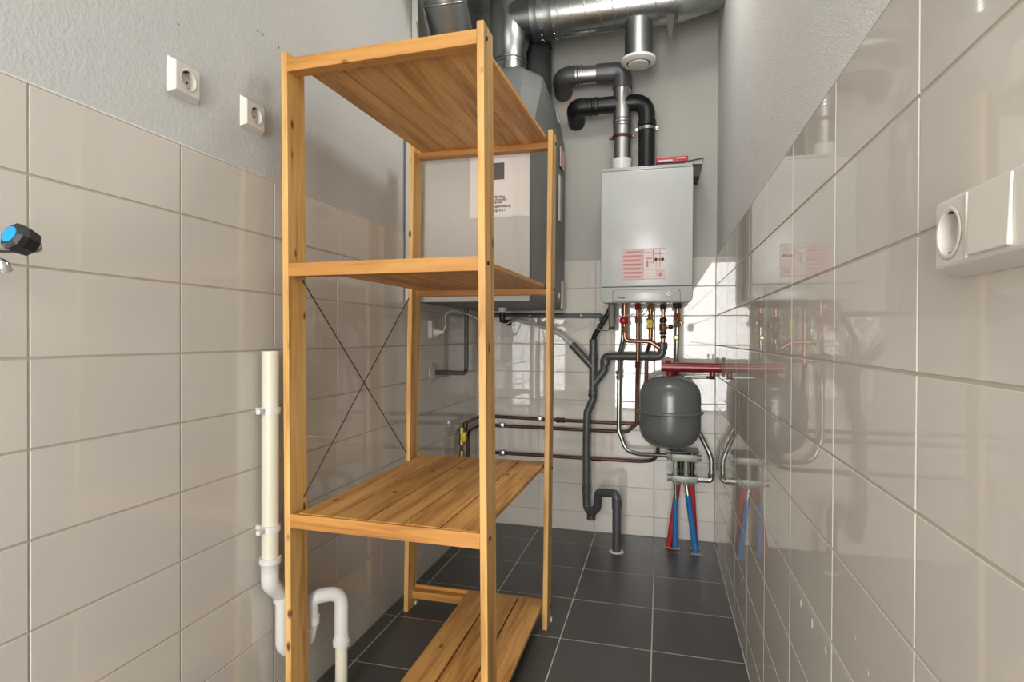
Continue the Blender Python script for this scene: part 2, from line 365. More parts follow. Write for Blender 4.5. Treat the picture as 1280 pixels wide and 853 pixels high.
for li, (z0, z1) in enumerate(LEVELS):
    fl, fr = corner('FL', z1)+Vector((PT,0,0)), corner('FR', z1)
    bl, br = corner('BL', z1)+Vector((PT,PD,0)), corner('BR', z1)+Vector((0,PD,0))
    for (a, b, s) in ((fl, fr, 1), (bl, br, -1)):
        # rebated bar: full-height lip outside, lower ledge inside carrying the planks
        def pr(e): return [Vector((e.x, e.y+s*o, z)) for o, z in ((0.0005, z0), (BT, z0), (BT, z1-PLK), (LIP, z1-PLK), (LIP, z1), (0.0005, z1))]
        A, B = pr(a), pr(b); b2 = NB(); va = [b2.verts.new(p) for p in A]; vb = [b2.verts.new(p) for p in B]
        b2.faces.new(va[::-1]); b2.faces.new(vb)
        for i in range(6): b2.faces.new((va[i], va[(i+1)%6], vb[(i+1)%6], vb[i]))
        obj('crossbar', b2, 'wood_x', sh)
    # planks run front to back on the ledges
    n = 5; inset = (0.0155, 0.004)
    for i in range(n):
        if li == 0 and i < 2: continue
        gap = (0.0075 if i in (1, 3) else 0.0035) if li == 3 else 0.0045 if li else 0.0065
        def edge(a, b, t): return lerp(a+Vector((inset[0],0,0)), b-Vector((inset[1],0,0)), t)
        wj = random.uniform(-.0006, .0006)
        fL, fR = edge(fl, fr, i/n), edge(fl, fr, (i+1)/n); bL, bR = edge(bl, br, i/n), edge(bl, br, (i+1)/n)
        g = Vector((gap/2+wj, 0, 0)); yf, yb = Vector((0, LIP+0.0015, 0)), Vector((0, -LIP-0.0015, 0))
        up = Vector((0, 0, 0.0008 + random.uniform(0, .0008))); dn = Vector((0, 0, -PLK+0.0002))
        q = [fL+g+yf, fR-g+yf, bR-g+yb, bL+g+yb]
        obj('plank', hexa([p+dn for p in q]+[p+up for p in q], 0.0012), 'wood_y', sh)
    # bolts through the outer faces of the right-hand posts
    for k in ('FR', 'BR'):
        c = corner(k, (z0+z1)/2+0.002); yb = c.y + (0.020 if k == 'FR' else PD-0.020)
        obj('bolt', lathe((c.x+PT-0.001, yb, c.z), (1,0,0), [(0,0.0052),(0.0035,0.0052),(0.0045,0.0035)], 6), 'bolt', sh)
for k in ('BL', 'BR'):
    c = corner(k, 0)
    obj('foot', box(c.x+0.001, c.x+PT+0.004, c.y+PD-0.012, c.y+PD+0.002, 0.0, 0.014, 0.001), 'white_plastic', sh)
def brace(za, zb):
    a = corner('FL', za)+Vector((PT+0.002, PD*0.75, 0)); b = corner('BL', zb)+Vector((PT*0.2, 0.004, 0))
    obj('brace_rod', tube([a, b], 0.0019, seg=8), 'rod', sh)
brace(1.163, 0.585); brace(0.600, 1.160)

# ------------------------------------------------------------------ sockets on the walls
def wall_socket(name, label, x, y, z, sx, w=0.080, h=0.076, d=0.015, group=None):
    """surface socket on a side wall, sx = +1 faces +x (left wall), -1 faces -x"""
    t = thing(name, label, 'socket', (x, y, z-h/2), group)
    def q(dx, dy, dz): return Vector((x+sx*dx, y+dy, z+dz))
    s = 0.78
    base = [q(0,-w/2,-h/2), q(0,w/2,-h/2), q(0,w/2,h/2), q(0,-w/2,h/2)]
    top = [q(d,-w/2*s,-h/2*s), q(d,w/2*s,-h/2*s), q(d,w/2*s,h/2*s), q(d,-w/2*s,h/2*s)]
    obj('frame', hexa(base+top, 0.0015), 'socket', t)
    socket_insert(t, q, d)
    return t
def socket_insert(t, q, d, cy=0.0, cz=0.0, r=0.0195):
    o = q(d+0.0005, cy, cz); ax = (q(1,0,0)-q(0,0,0)).normalized()
    obj('insert', lathe(o, ax, [(0.0006, r+0.0035), (0.0012, r+0.002), (0.0008, r), (-0.013, r*0.92), (-0.0132, 0.001)], 28, caps=False), 'socket', t, 40)
    for s in (-1, 1):
        obj('contact_hole', lathe(o-ax*0.0129+Vector((0, 0.0085*s, 0)), ax, [(0, 0.0032), (0.0006, 0.0030)], 10), 'socket_dark', t)
        obj('earth_clip', box(*sorted((o.x-ax.x*0.011, o.x-ax.x*0.001)), o.y-0.003, o.y+0.003, o.z+s*r*0.93-0.0012, o.z+s*r*0.93+0.0012), 'brass' if s < 0 else 'socket_dark', t)
# the recessed cups are real holes: frame faces are cut by a boolean
def cut_cup(t, cups):
    fr = [c for c in t.children if c.name.startswith('frame')][0]
    bm = NB()
    for o, ax, r in cups: lathe(Vector(o)-ROOT[t.name]-Vector(ax)*0.0135, ax, [(0, r*0.92), (0.03, r*1.01)], 28, bm=bm)
    me = bpy.data.meshes.new('cutter'); bm.to_mesh(me); bm.free(); c = bpy.data.objects.new('cutter', me); COL.objects.link(c); c.location = ROOT[t.name]
    mod = fr.modifiers.new('cup', 'BOOLEAN'); mod.object = c; mod.operation = 'DIFFERENCE'; mod.solver = 'EXACT'
    bpy.context.view_layer.update()
    me2 = bpy.data.meshes.new_from_object(fr.evaluated_get(bpy.context.evaluated_depsgraph_get()))
    fr.modifiers.clear(); old = fr.data; fr.data = me2; bpy.data.meshes.remove(old); bpy.data.objects.remove(c)
for y, z, lb in ((-2.0015, 1.556, 'white wall socket on the plaster above the left tiles, the larger one nearer the camera'),
                 (-1.7926, 1.5604, 'white wall socket on the plaster beside the top of the shelving post')):
    t = wall_socket('wall_socket', lb, -0.003, y, z, 1, group='sockets on the left plaster')
    cut_cup(t, [((-0.003+0.0155, y, z), (1,0,0), 0.0195)])
# triple socket and switch block on the right wall
ty0, ty1, tz0, tz1, td = -2.640, -2.3985, 1.0710, 1.1475, 0.0220
t = thing('socket_switch_block', 'long white socket and rocker switch block mounted on the right tiled wall', 'socket', (W, (ty0+ty1)/2, tz0))
i_ = 0.009
pts = [Vector((W, ty0, tz0)), Vector((W, ty1, tz0)), Vector((W, ty1, tz1)), Vector((W, ty0, tz1)),
       Vector((W-td, ty0+0.003, tz0+i_)), Vector((W-td, ty1-0.003, tz0+i_)), Vector((W-td, ty1-0.003, tz1-i_)), Vector((W-td, ty0+0.003, tz1-i_))]
obj('frame', hexa(pts, 0.003), 'socket', t)
def qq(dx, dy, dz): return Vector((W-dx, -2.4285+dy, 1.1090+dz))
socket_insert(t, qq, td, r=0.0190); cut_cup(t, [((W-td-0.0005, -2.4285, 1.1090), (-1,0,0), 0.0190)])
rk = [Vector((W-td+0.001, y, z)) for y, z in ((-2.5205, 1.0845), (-2.4640, 1.0845), (-2.4640, 1.1370), (-2.5205, 1.1370))]
rk2 = [p+Vector((-d, 0, 0)) for p, d in zip(rk, (0.0042, 0.0042, 0.0020, 0.0020))]
obj('rocker', hexa(rk+rk2, 0.0012), 'socket', t)
obj('divider', box(W-td-0.0012, W-td+0.002, -2.4585, -2.4570, 1.0835, 1.1365), 'socket', t)

# ------------------------------------------------------------------ tap at the left edge
ty, tz = -2.370, 1.140
t = thing('wall_tap', 'black knobbed chrome tap with a blue cap on the left tiled wall', 'tap', (0, ty, tz-0.03))
obj('body', lathe((0.0, ty-0.095, tz-0.01), (1,0,0), [(0, 0.026), (0.006, 0.026), (0.010, 0.014), (0.070, 0.013), (0.082, 0.012), (0.086, 0.008)], 24), 'chrome', t, 35)
kc = PX(10, 292, 0.10); ka = Vector((0.02, -0.94, 0.33)).normalized()
kb = lathe(kc-ka*0.036, ka, [(0, 0.012), (0.004, 0.0185), (0.022, 0.0215), (0.030, 0.0200), (0.0345, 0.0145)], 8)
obj('knob', kb, 'black', t)
obj('cap', lathe(kc-ka*0.0025, ka, [(0, 0.0125), (0.0020, 0.0118), (0.0032, 0.009)], 24), 'blue', t, 35)
obj('stem', tube([kc-ka*0.034, kc-ka*0.042, (0.070, ty-0.095, tz-0.01)], 0.008, 0.004, seg=12), 'chrome', t, 40)
obj('spout', tube([(0.075, ty-0.095, tz-0.016), PX(-6, 328, 0.085), PX(3, 331, 0.10), PX(8, 340, 0.10)], 0.0085, 0.012), 'chrome', t, 40)

# ------------------------------------------------------------------ white drain pipe and trap along the left wall
dp = thing('drain_pipe', 'cream drain pipe with white trap clipped to the left wall behind the shelving post', 'pipe', (0.05, -1.70, 0))
X0 = 0.036; p0 = PX(338, 440, X0)
yv = p0.y
obj('riser', tube([(X0, yv, 0.462), (X0, yv, p0.z)], 0.0205, seg=24), 'pvc_cream', dp, 40)
obj('rim', ring((X0, yv, p0.z), (0,0,1), 0.0185, 0.0022), 'pvc_cream', dp, 60)
for zc in (PX(338, 513, X0).z, PX(338, 660, X0).z):
    cb = lathe((X0, yv, zc-0.008), (0,0,1), [(0, 0.0215), (0, 0.0245), (0.016, 0.0245), (0.016, 0.0215)], 24)
    box(0.0, X0-0.018, yv-0.010, yv+0.010, zc-0.006, zc+0.006, 0.002, bm=cb)
    box(X0-0.008, X0+0.004, yv-0.044, yv-0.023, zc-0.006, zc+0.006, 0.002, bm=cb)
    box(X0-0.008, X0+0.004, yv+0.023, yv+0.040, zc-0.006, zc+0.006, 0.002, bm=cb)
    obj('pipe_clip', cb, 'pvc_white', dp, 40)
zs = 0.462
obj('socket_elbow', lathe((X0, yv, zs-0.045), (0,0,1), [(0, 0.021), (0.030, 0.0225), (0.034, 0.0262), (0.048, 0.0262), (0.048, 0.021)], 24,
    bm=tube([(X0, yv, zs-0.035), (X0, yv, zs-0.065), (X0, yv+0.045, zs-0.108), (X0, yv+0.047, zs-0.125)], 0.0215, 0.03, seg=24)), 'pvc_white', dp, 40)
yl = yv+0.047
obj('reducer', lathe((X0, yl, zs-0.150), (0,0,1), [(0, 0.016), (0.018, 0.017), (0.020, 0.0215), (0.036, 0.0215)], 20), 'pvc_white', dp, 40)
ur = PX(389, 775, 0.062); ue = PX(427, 800, 0.122); un = PX(412, 728, 0.072)
zb = 0.205
obj('u_bend', tube([(X0, yl, zs-0.14), (X0, yl, zb+0.01), (0.042, yl+0.02, zb-0.012), (ur.x, ur.y-0.012, zb-0.014), (ur.x, ur.y, zb+0.02), (ur.x, ur.y, ur.z)], 0.0165, 0.035, seg=20), 'pvc_white', dp, 40)
obj('union_nut', lathe((ur.x, ur.y, ur.z-0.010), (0,0,1), [(0, 0.020), (0.0, 0.0235), (0.022, 0.0235), (0.024, 0.019)], 16), 'pvc_white', dp, 40)
ztop = PX(408, 743, 0.09).z
obj('swan_neck', tube([(ur.x, ur.y, ur.z+0.01), (ur.x, ur.y, ztop), (ue.x, ue.y, ztop), (ue.x, ue.y, ue.z)], 0.0195, 0.062, seg=20, n=10), 'pvc_white', dp, 40)
obj('union_nut', lathe((ue.x, ue.y, ue.z-0.014), (0,0,1), [(0, 0.020), (0, 0.0235), (0.016, 0.0245), (0.018, 0.022), (0.034, 0.021)], 16), 'pvc_white', dp, 40)
obj('tail_pipe', tube([(ue.x, ue.y, 0.0), (ue.x, ue.y, ue.z)], 0.0170, seg=20), 'pvc_cream', dp, 40)

# ------------------------------------------------------------------ heat recovery ventilation unit on the left
UX0, UX1, UY0, UY1, UZ0 = 0.010, 0.500, -0.930, -0.030, 1.158
hu = thing('ventilation_unit', 'large grey ventilation unit with pale front panel hung behind the shelving', 'ventilation unit', (0.25, -0.5, UZ0))
# casing: stacked outline rings (chamfered corner, top leaning back and in)
def outline(z, inx, iny, ch):
    x1, y0 = UX1-inx, UY0+0.022+iny
    return [Vector(p) for p in ((UX0, y0, z), (x1-ch, y0, z), (x1, y0+ch*1.4, z), (x1-0.013, UY1, z), (UX0, UY1, z))]
rg = [outline(UZ0, 0.010, 0, 0.028), outline(UZ0+0.03, 0.0, 0, 0.030), outline(1.80, -0.003, 0.0, 0.032), outline(1.90, -0.003, 0.03, 0.05),
      outline(2.02, 0.002, 0.12, 0.06), outline(2.165, 0.032, 0.30, 0.07), outline(2.25, 0.085, 0.44, 0.07)]
b2 = NB(); vr = [[b2.verts.new(p) for p in r] for r in rg]
for i in range(len(vr)-1):
    for k in range(5): b2.faces.new((vr[i][k], vr[i][(k+1)%5], vr[i+1][(k+1)%5], vr[i+1][k]))
b2.faces.new(vr[0][::-1]); b2.faces.new(vr[-1])
obj('casing', b2, 'unit_body', hu)
obj('front_panel', hexa([Vector(p) for p in ((0.006, UY0, UZ0-0.006), (0.507, UY0, UZ0-0.006), (0.500, UY0+0.024, UZ0-0.006), (0.006, UY0+0.024, UZ0-0.006),
                                             (0.006, UY0, 1.80), (0.505, UY0, 1.80), (0.498, UY0+0.024, 1.81), (0.006, UY0+0.024, 1.81))], 0.002), 'unit_panel', hu)
obj('upper_panel', hexa([Vector(p) for p in ((0.008, UY0+0.004, 1.803), (0.478, UY0+0.004, 1.803), (0.478, UY0+0.03, 1.803), (0.008, UY0+0.03, 1.803),
                                             (0.008, UY0+0.042, 1.945), (0.440, UY0+0.042, 1.945), (0.440, UY0+0.07, 1.945), (0.008, UY0+0.07, 1.945))], 0.002), 'unit_panel', hu)
obj('side_badge', box(UX1-0.004, UX1+0.0015, UY1-0.20, UY1-0.09, 1.855, 1.950, 0.001), 'pink', hu)
obj('handle_strip', box(UX1-0.004, UX1+0.005, UY1-0.24, UY1-0.20, 1.58, 1.80, 0.002), 'unit_panel', hu)
lr = lathe((UX1+0.004, -0.30, 1.215), (1,0,0), [(0, 0.016), (0.004, 0.016), (0.005, 0.012)], 16)
obj('latch', lr, 'chrome', hu, 40)
obj('flange', box(UX1-0.014, UX1-0.002, -0.13, UY1+0.004, UZ0+0.004, 1.30, 0.001), 'unit_panel', hu)
# paper manual in a clear sleeve, stuck to the panel
pl, prr = PY(587, 230, UY0).x, 0.5055; pz0, pz1 = PY(620, 272, UY0).z, 1.735
pm = thing('paper_manual', 'white manual in a clear sleeve stuck on the ventilation unit panel', 'document', ((pl+prr)/2, UY0-0.003, pz0))
obj('sleeve', box(pl, prr, UY0-0.0022, UY0-0.0006, pz0, pz1, 0.0006), 'sleeve', pm)
obj('sheet', box(pl+0.006, prr-0.019, UY0-0.0030, UY0-0.0022, pz0+0.006, pz1-0.006), 'paper', pm)
pc = PY(619, 225, UY0-0.003); pc2 = PY(630.5, 203, UY0-0.003)
obj('picture', box(pc.x-0.06, pc2.x, UY0-0.0036, UY0-0.0030, pc.z, pc2.z), 'print_photo', pm)
for body, px, py in (('Handleiding', 631, 247), ("Mode d'emploi", 633.5, 250.5), ('User manual', 627.5, 254), ('Bedienungsanleitung', 638.5, 258.5), ('Top 6.0.1', 632, 264)):
    p = PY(px, py, UY0-0.0032); text(body, 0.0135, (p.x, p.y, p.z), 'ink', pm, align='RIGHT')
# ventilation ducts over the unit
gd = thing('main_duct', 'galvanised spiral duct running under the ceiling to the right wall', 'duct', (0.75, -0.31, 2.44))
DY, DZ, DR = -0.31, 2.545, 0.098
DXA, DXB = 0.235, 1.045
dz_ = 0.0
bm = tube([(DXA+0.05, DY, DZ), (DXB, DY, DZ), (W+0.02, DY+0.01, DZ+0.055)], DR, 0.06, seg=36)
obj('spiral_pipe', bm, 'galv', gd, 40)
# spiral lock seam
sp = []
for i in range(0, 40*9+1):
    a = 2*math.pi*i/40; x = 0.475 + 0.125*i/40/2.0
    if x > DXB: break
    sp.append(Vector((x, DY+(DR+0.0005)*math.cos(a), DZ+(DR+0.0005)*math.sin(a))))
obj('lock_seam', tube(sp, 0.0022, seg=6), 'galv', gd, 60)
for x, w in ((0.395, 0.030), (0.462, 0.036), (1.035, 0.022)):
    obj('collar', lathe((x, DY, DZ), (1,0,0), [(-w/2, DR), (-w/2, DR+0.006), (0, DR+0.0045), (w/2, DR+0.006), (w/2, DR)], 36), 'galv_dull', gd, 40)
for k in range(4):
    a = math.radians(235+k*22)
    for x in (0.425, 0.43+0.055):
        c = Vector((x, DY+(DR+0.003)*math.cos(a), DZ+(DR+0.003)*math.sin(a)))
        obj('screw', lathe(c, (0, math.cos(a), math.sin(a)), [(0, 0.005), (0.0035, 0.004), (0.004, 0.002)], 8), 'chrome', gd)
# mitred tee where the duct drops into the unit
TX, TR = 0.262, 0.083
obj('tee_body', lathe((TX, DY, 2.33), (0,0,1), [(0, TR), (0.07, TR), (0.10, TR+0.012), (0.20, TR+0.014), (0.30, TR+0.012), (0.40, TR), (CEIL-2.33-0.005, TR)], 32,
    bm=lathe((TX, DY, DZ), (1,0,0), [(0, DR), (0.12, DR)], 36)), 'galv', gd, 40)
obj('drop_pipe', tube([(TX, DY, 2.24), (TX, DY, 2.335)], TR-0.003, seg=32), 'galv', gd, 40)
obj('bead', ring((TX, DY, 2.345), (0,0,1), TR, 0.004), 'galv_dull', gd, 60)
# perforated strap hanging from the duct
a = PY(838, 18, DY-0.05); b = PY(839, 60, DY-0.05)
obj('hanger_strap', hexa([Vector((a.x-0.008, a.y-0.001, b.z)) + Vector((0.006,0,0)), Vector((a.x+0.003, a.y-0.001, b.z)), Vector((a.x+0.003, a.y+0.002, b.z)), Vector((a.x-0.002, a.y+0.002, b.z)),
     Vector((a.x-0.018, a.y-0.001, a.z)), Vector((a.x+0.018, a.y-0.001, a.z)), Vector((a.x+0.018, a.y+0.002, a.z)), Vector((a.x-0.018, a.y+0.002, a.z))]), 'strap', gd)
# extract valve under the duct
v = PY(798, 78, DY)
vt = thing('extract_valve', 'round white extract valve on a short galvanised stub under the spiral duct', 'air valve', (v.x, v.y, v.z-0.015))
obj('stub', tube([(v.x, v.y, v.z+0.01), (v.x, v.y, DZ-DR+0.012)], 0.0625, seg=32), 'galv_dull', vt, 40)
obj('valve_rim', lathe((v.x, v.y, v.z+0.012), (0,0,-1), [(0, 0.060), (0, 0.079), (0.010, 0.078), (0.020, 0.066), (0.022, 0.055), (0.016, 0.052)], 36, caps=False), 'white_plastic', vt, 40)
obj('valve_throat', lathe((v.x, v.y, v.z), (0,0,-1), [(0, 0.056), (0.002, 0.056)], 32), 'black', vt)
obj('valve_disc', lathe((v.x, v.y, v.z-0.002), (0,0,-1), [(0, 0.020), (0.006, 0.047), (0.012, 0.044), (0.014, 0.030)], 36), 'white_plastic', vt, 40)
# insulated dark duct
ddx, ddy = PY(669, 90, -0.115).x, -0.115
dd = thing('insulated_duct', 'dark grey insulated duct dropping into the ventilation unit beside the galvanised tee', 'duct', (ddx, ddy, 2.10))
obj('hose', tube([(ddx, ddy, 2.235), (ddx, ddy, 2.60), (ddx, ddy, CEIL-0.002)], 0.080, 0.0, seg=28), 'rubber', dd, 50)
obj('hose_band', lathe((ddx, ddy, 2.50), (0,0,1), [(0, 0.0805), (0, 0.0845), (0.03, 0.0845), (0.03, 0.0805)], 28), 'black', dd, 40)
# front-left elbow duct
ex, ey = 0.125, -0.70
ed = thing('elbow_duct', 'dull galvanised elbow duct rising from the left end of the ventilation unit', 'duct', (ex, ey, 2.10))
obj('elbow', tube([(ex, ey+0.02, 2.02), (ex, ey, 2.24), (ex+0.005, ey-0.13, 2.37), (ex+0.01, ey-0.38, CEIL-0.005)], 0.088, 0.10, seg=32), 'galv_dull', ed, 40)
dv = Vector((0.005, -0.25, CEIL-2.375)).normalized()
for k in range(4): obj('bead', ring(Vector((ex+0.005, ey-0.13, 2.37))+dv*(-0.01+0.022*k), dv, 0.088, 0.0045), 'galv', ed, 60)
wb_ = thing('wall_bracket', 'thin folded steel bracket on the left wall beside the elbow duct', 'bracket', (0.0, -0.83, 2.15))
obj('plate', hexa([Vector(p) for p in ((0.0,-0.86,2.16),(0.030,-0.86,2.13),(0.030,-0.855,2.13),(0.0,-0.855,2.16),(0.0,-0.86,2.37),(0.022,-0.86,2.42),(0.022,-0.855,2.42),(0.0,-0.855,2.37))]), 'cable_white', wb_)
obj('rod', tube([(0.042,-0.87,2.10), (0.026,-0.87,2.28)], 0.003, seg=8), 'chrome', wb_)
# wires on top of the unit
a, b, c = PY(646, 121, -0.62), PY(672, 127, -0.50), PY(693, 137, -0.14)
tag(obj('white_strap', tube([a+Vector((-0.02,0,-0.03)), a, b, c, c+Vector((0.02,0.02,-0.06))], 0.006, 0.05, seg=8), 'cable_white', None, 60), 'white cable lying across the top of the ventilation unit', 'cable')
a, b, c = PY(649, 96, -0.42), PY(651, 102, -0.44), PY(674, 126, -0.45)
tag(obj('earth_wire', tube([a, b, c, c+Vector((0.02, 0.0, -0.04))], 0.0055, 0.02, seg=8), 'yellow_green', None, 60), 'yellow green earth wire hanging beside the dark insulated duct', 'wire')

# ------------------------------------------------------------------ flue pipes above the boiler
FY = -0.105
ft = PY(777, 94, FY); fl_ = PY(703, 95, FY); zf = (ft.z+fl_.z)/2
fx = PY(777.5, 150, FY).x
BZ1 = 1.812
fp = thing('metal_flue', 'silver metal flue pipe rising from the boiler and turning left into the wall', 'pipe', (fx, FY, BZ1))
obj('vertical_pipe', tube([(fx, FY, BZ1+0.02), (fx, FY, zf-0.04)], 0.0435, seg=28), 'alu', fp, 40)
obj('lower_collar', lathe((fx, FY, BZ1-0.004), (0,0,1), [(0, 0.048), (0.075, 0.048), (0.080, 0.050), (0.092, 0.050), (0.094, 0.044)], 28), 'white_plastic', fp, 40)
for zz in (zf-0.075, zf-0.245, zf-0.262): obj('bead', lathe((fx, FY, zz-0.010), (0,0,1), [(0, 0.0435), (0.003, 0.047), (0.015, 0.047), (0.020, 0.0435)], 28), 'alu', fp, 40)
obj('elbow', tube([(fx, FY, zf-0.085), (fx, FY, zf), (fx-0.125, FY, zf+0.004)], 0.0475, 0.055, seg=28, n=10), 'alu_dark', fp, 40)
obj('horizontal_pipe', tube([(fx-0.10, FY, zf+0.003), (fl_.x+0.04, FY, zf+0.008)], 0.0430, seg=28), 'alu', fp, 40)
obj('wall_elbow', tube([(fl_.x+0.085, FY, zf+0.007), (fl_.x-0.005, FY, zf+0.008), (fl_.x-0.012, 0.01, zf-0.03)], 0.0475, 0.05, seg=28, n=10), 'alu_dark', fp, 40)
for x in (fl_.x+0.075, fl_.x+0.10): obj('bead', lathe((x, FY, zf+0.007), (1,0,0), [(-0.006, 0.043), (-0.004, 0.0485), (0.004, 0.0485), (0.006, 0.043)], 28), 'alu', fp, 40)
def clamp(parent, c, ax, r, mt):
    b3 = lathe(Vector(c)-Vector(ax)*0.007, ax, [(0, r), (0, r+0.004), (0.014, r+0.004), (0.014, r)], 28)
    for s in (-1, 1): box(c[0]+s*(r+0.010)-0.009, c[0]+s*(r+0.010)+0.009, c[1]-0.010, c[1]+0.006, c[2]-0.007, c[2]+0.007, 0.001, bm=b3)
    tube([Vector(c)+Vector((0, r, 0)), (c[0], 0.004, c[2])], 0.005, seg=8, bm=b3)
    o = obj('clamp', b3, mt, parent, 40)
    for s in (-1, 1): obj('screw', lathe((c[0]+s*(r+0.013), c[1]-0.010, c[2]), (0,-1,0), [(0, 0.005), (0.004, 0.004)], 10), 'chrome', o)
clamp(fp, (fx, FY, PY(777, 172, FY).z), (0,0,1), 0.0435, 'copper_dark')
bp_ = PY(808.5, 170, FY); bh = PY(740, 129, FY); bw = PY(717, 137, FY)
zb_ = PY(808, 124, FY).z - 0.012
bf = thing('black_flue', 'black plastic air pipe rising from the boiler and turning left into the wall', 'pipe', (bp_.x, FY, BZ1))
obj('pipe', tube([(bp_.x, FY, BZ1-0.005), (bp_.x, FY, zb_), (bw.x+0.02, FY, zb_+0.002)], 0.0400, 0.070, seg=28, n=10), 'black_pipe', bf, 40)
for zz in (zb_-0.115, zb_-0.105): obj('bead', lathe((bp_.x, FY, zz-0.01), (0,0,1), [(0, 0.040), (0.004, 0.0445), (0.018, 0.0445), (0.022, 0.040)], 28), 'black_pipe', bf, 40)
for x in (bw.x+0.085, bw.x+0.115): obj('bead', lathe((x, FY, zb_), (1,0,0), [(-0.012, 0.040), (-0.008, 0.0445), (0.008, 0.0445), (0.012, 0.040)], 28), 'black_pipe', bf, 40)
obj('wall_elbow', tube([(bw.x+0.075, FY, zb_+0.002), (bw.x+0.006, FY, zb_+0.002), (bw.x, 0.01, zb_-0.035)], 0.0440, 0.05, seg=28, n=10), 'black_pipe', bf, 40)
clamp(bf, (bp_.x, FY, PY(808, 162, FY).z), (0,0,1), 0.040, 'galv')
# rough repair patch under the flue hole
bm = NB(); c = PY(708, 120, 0.0025); vs = []
for k in range(22):
    a = 2*math.pi*k/22; r = 0.5+0.5*random.random()
    vs.append(bm.verts.new((c.x+0.045*math.cos(a)*(0.75+0.25*r), 0.0022, c.z+0.085*math.sin(a)*(0.7+0.3*r))))
f_ = bm.faces.new(vs); ex_ = bmesh.ops.extrude_face_region(bm, geom=[f_]); bmesh.ops.translate(bm, verts=[g for g in ex_['geom'] if isinstance(g, bmesh.types.BMVert)], vec=(0, 0.002, 0))
obj('repair_patch', bm, 'stain', wall_back)

# ------------------------------------------------------------------ boiler
BX0, BX1, BY, BZ0 = PY(750.7, 300, -0.28).x, PY(866.3, 300, -0.28).x, -0.28, 1.180
bo = thing('boiler', 'white wall hung boiler with a red printed label between the flue pipes and copper pipes', 'boiler', ((BX0+BX1)/2, -0.14, BZ0))
zsp = PY(808, 358.4, BY).z
# back casing + front door + control cover
obj('casing', box(BX0+0.006, BX1-0.006, BY+0.02, -0.001, BZ0+0.012, BZ1-0.012, 0.006), 'boiler', bo, 40)
obj('door', box(BX0, BX1, BY, BY+0.10, zsp+0.0008, BZ1-0.016, 0.007), 'boiler', bo, 40)
obj('top_cap', box(BX0+0.002, BX1-0.002, BY+0.002, -0.01, BZ1-0.0155, BZ1, 0.004), 'boiler_panel', bo, 40)
# lower cover: rounded lower corners
poly = []
for cx_, s in ((BX0+0.022, math.pi), (BX1-0.022, 1.5*math.pi)):
    for k in range(7):
        a = s+k*math.pi/12; poly.append((cx_+0.022*math.cos(a), BY+0.002, BZ0+0.022+0.022*math.sin(a)))
poly += [(BX1, BY+0.002, zsp-0.0008), (BX0, BY+0.002, zsp-0.0008)]
lc = obj('control_cover', prism(poly, (0, 0.11, 0), bev=0.004), 'boiler_panel', bo, 40)
# raised flap with rounded upper corners
x0, x1 = PY(766, 370, BY).x, PY(850, 370, BY).x; zt = PY(808, 362.5, BY).z
poly = [(x0, BY-0.003, BZ0+0.004), (x1, BY-0.003, BZ0+0.004)]
for cx_, s in ((x1-0.014, 0), (x0+0.014, math.pi/2)):
    for k in range(7):
        a = s+k*math.pi/12; poly.append((cx_+0.014*math.cos(a), BY-0.003, zt-0.014+0.014*math.sin(a)))
rv = [(p[0]+(0.0018 if p[0] > (x0+x1)/2 else -0.0018), BY-0.0003+0.002, p[2]+(0.0016 if p[2] > BZ0+0.01 else -0.001)) for p in poly]
obj('flap_gap', prism([(a_, BY+0.0012, c_) for a_, b_, c_ in rv], (0, 0.003, 0)), 'ink', lc)  # dark plate standing in for the shade in the groove round the flap
obj('flap', prism(poly, (0, 0.006, 0), bev=0.0012), 'boiler_panel', lc, 40)
p = PY(836, 367.5, BY-0.003); obj('knob', lathe((p.x, BY-0.003, p.z), (0,-1,0), [(0, 0.0105), (0.004, 0.010), (0.005, 0.008)], 20), 'white_plastic', lc, 40)
obj('knob_dot', lathe((p.x, BY-0.008, p.z), (0,-1,0), [(0, 0.003), (0.0006, 0.003)], 10), 'ink', lc)
p = PY(772.5, 373.3, BY-0.0035); text('intergas', 0.0105, (p.x, BY-0.0032, p.z), 'ink', lc, name='logo')
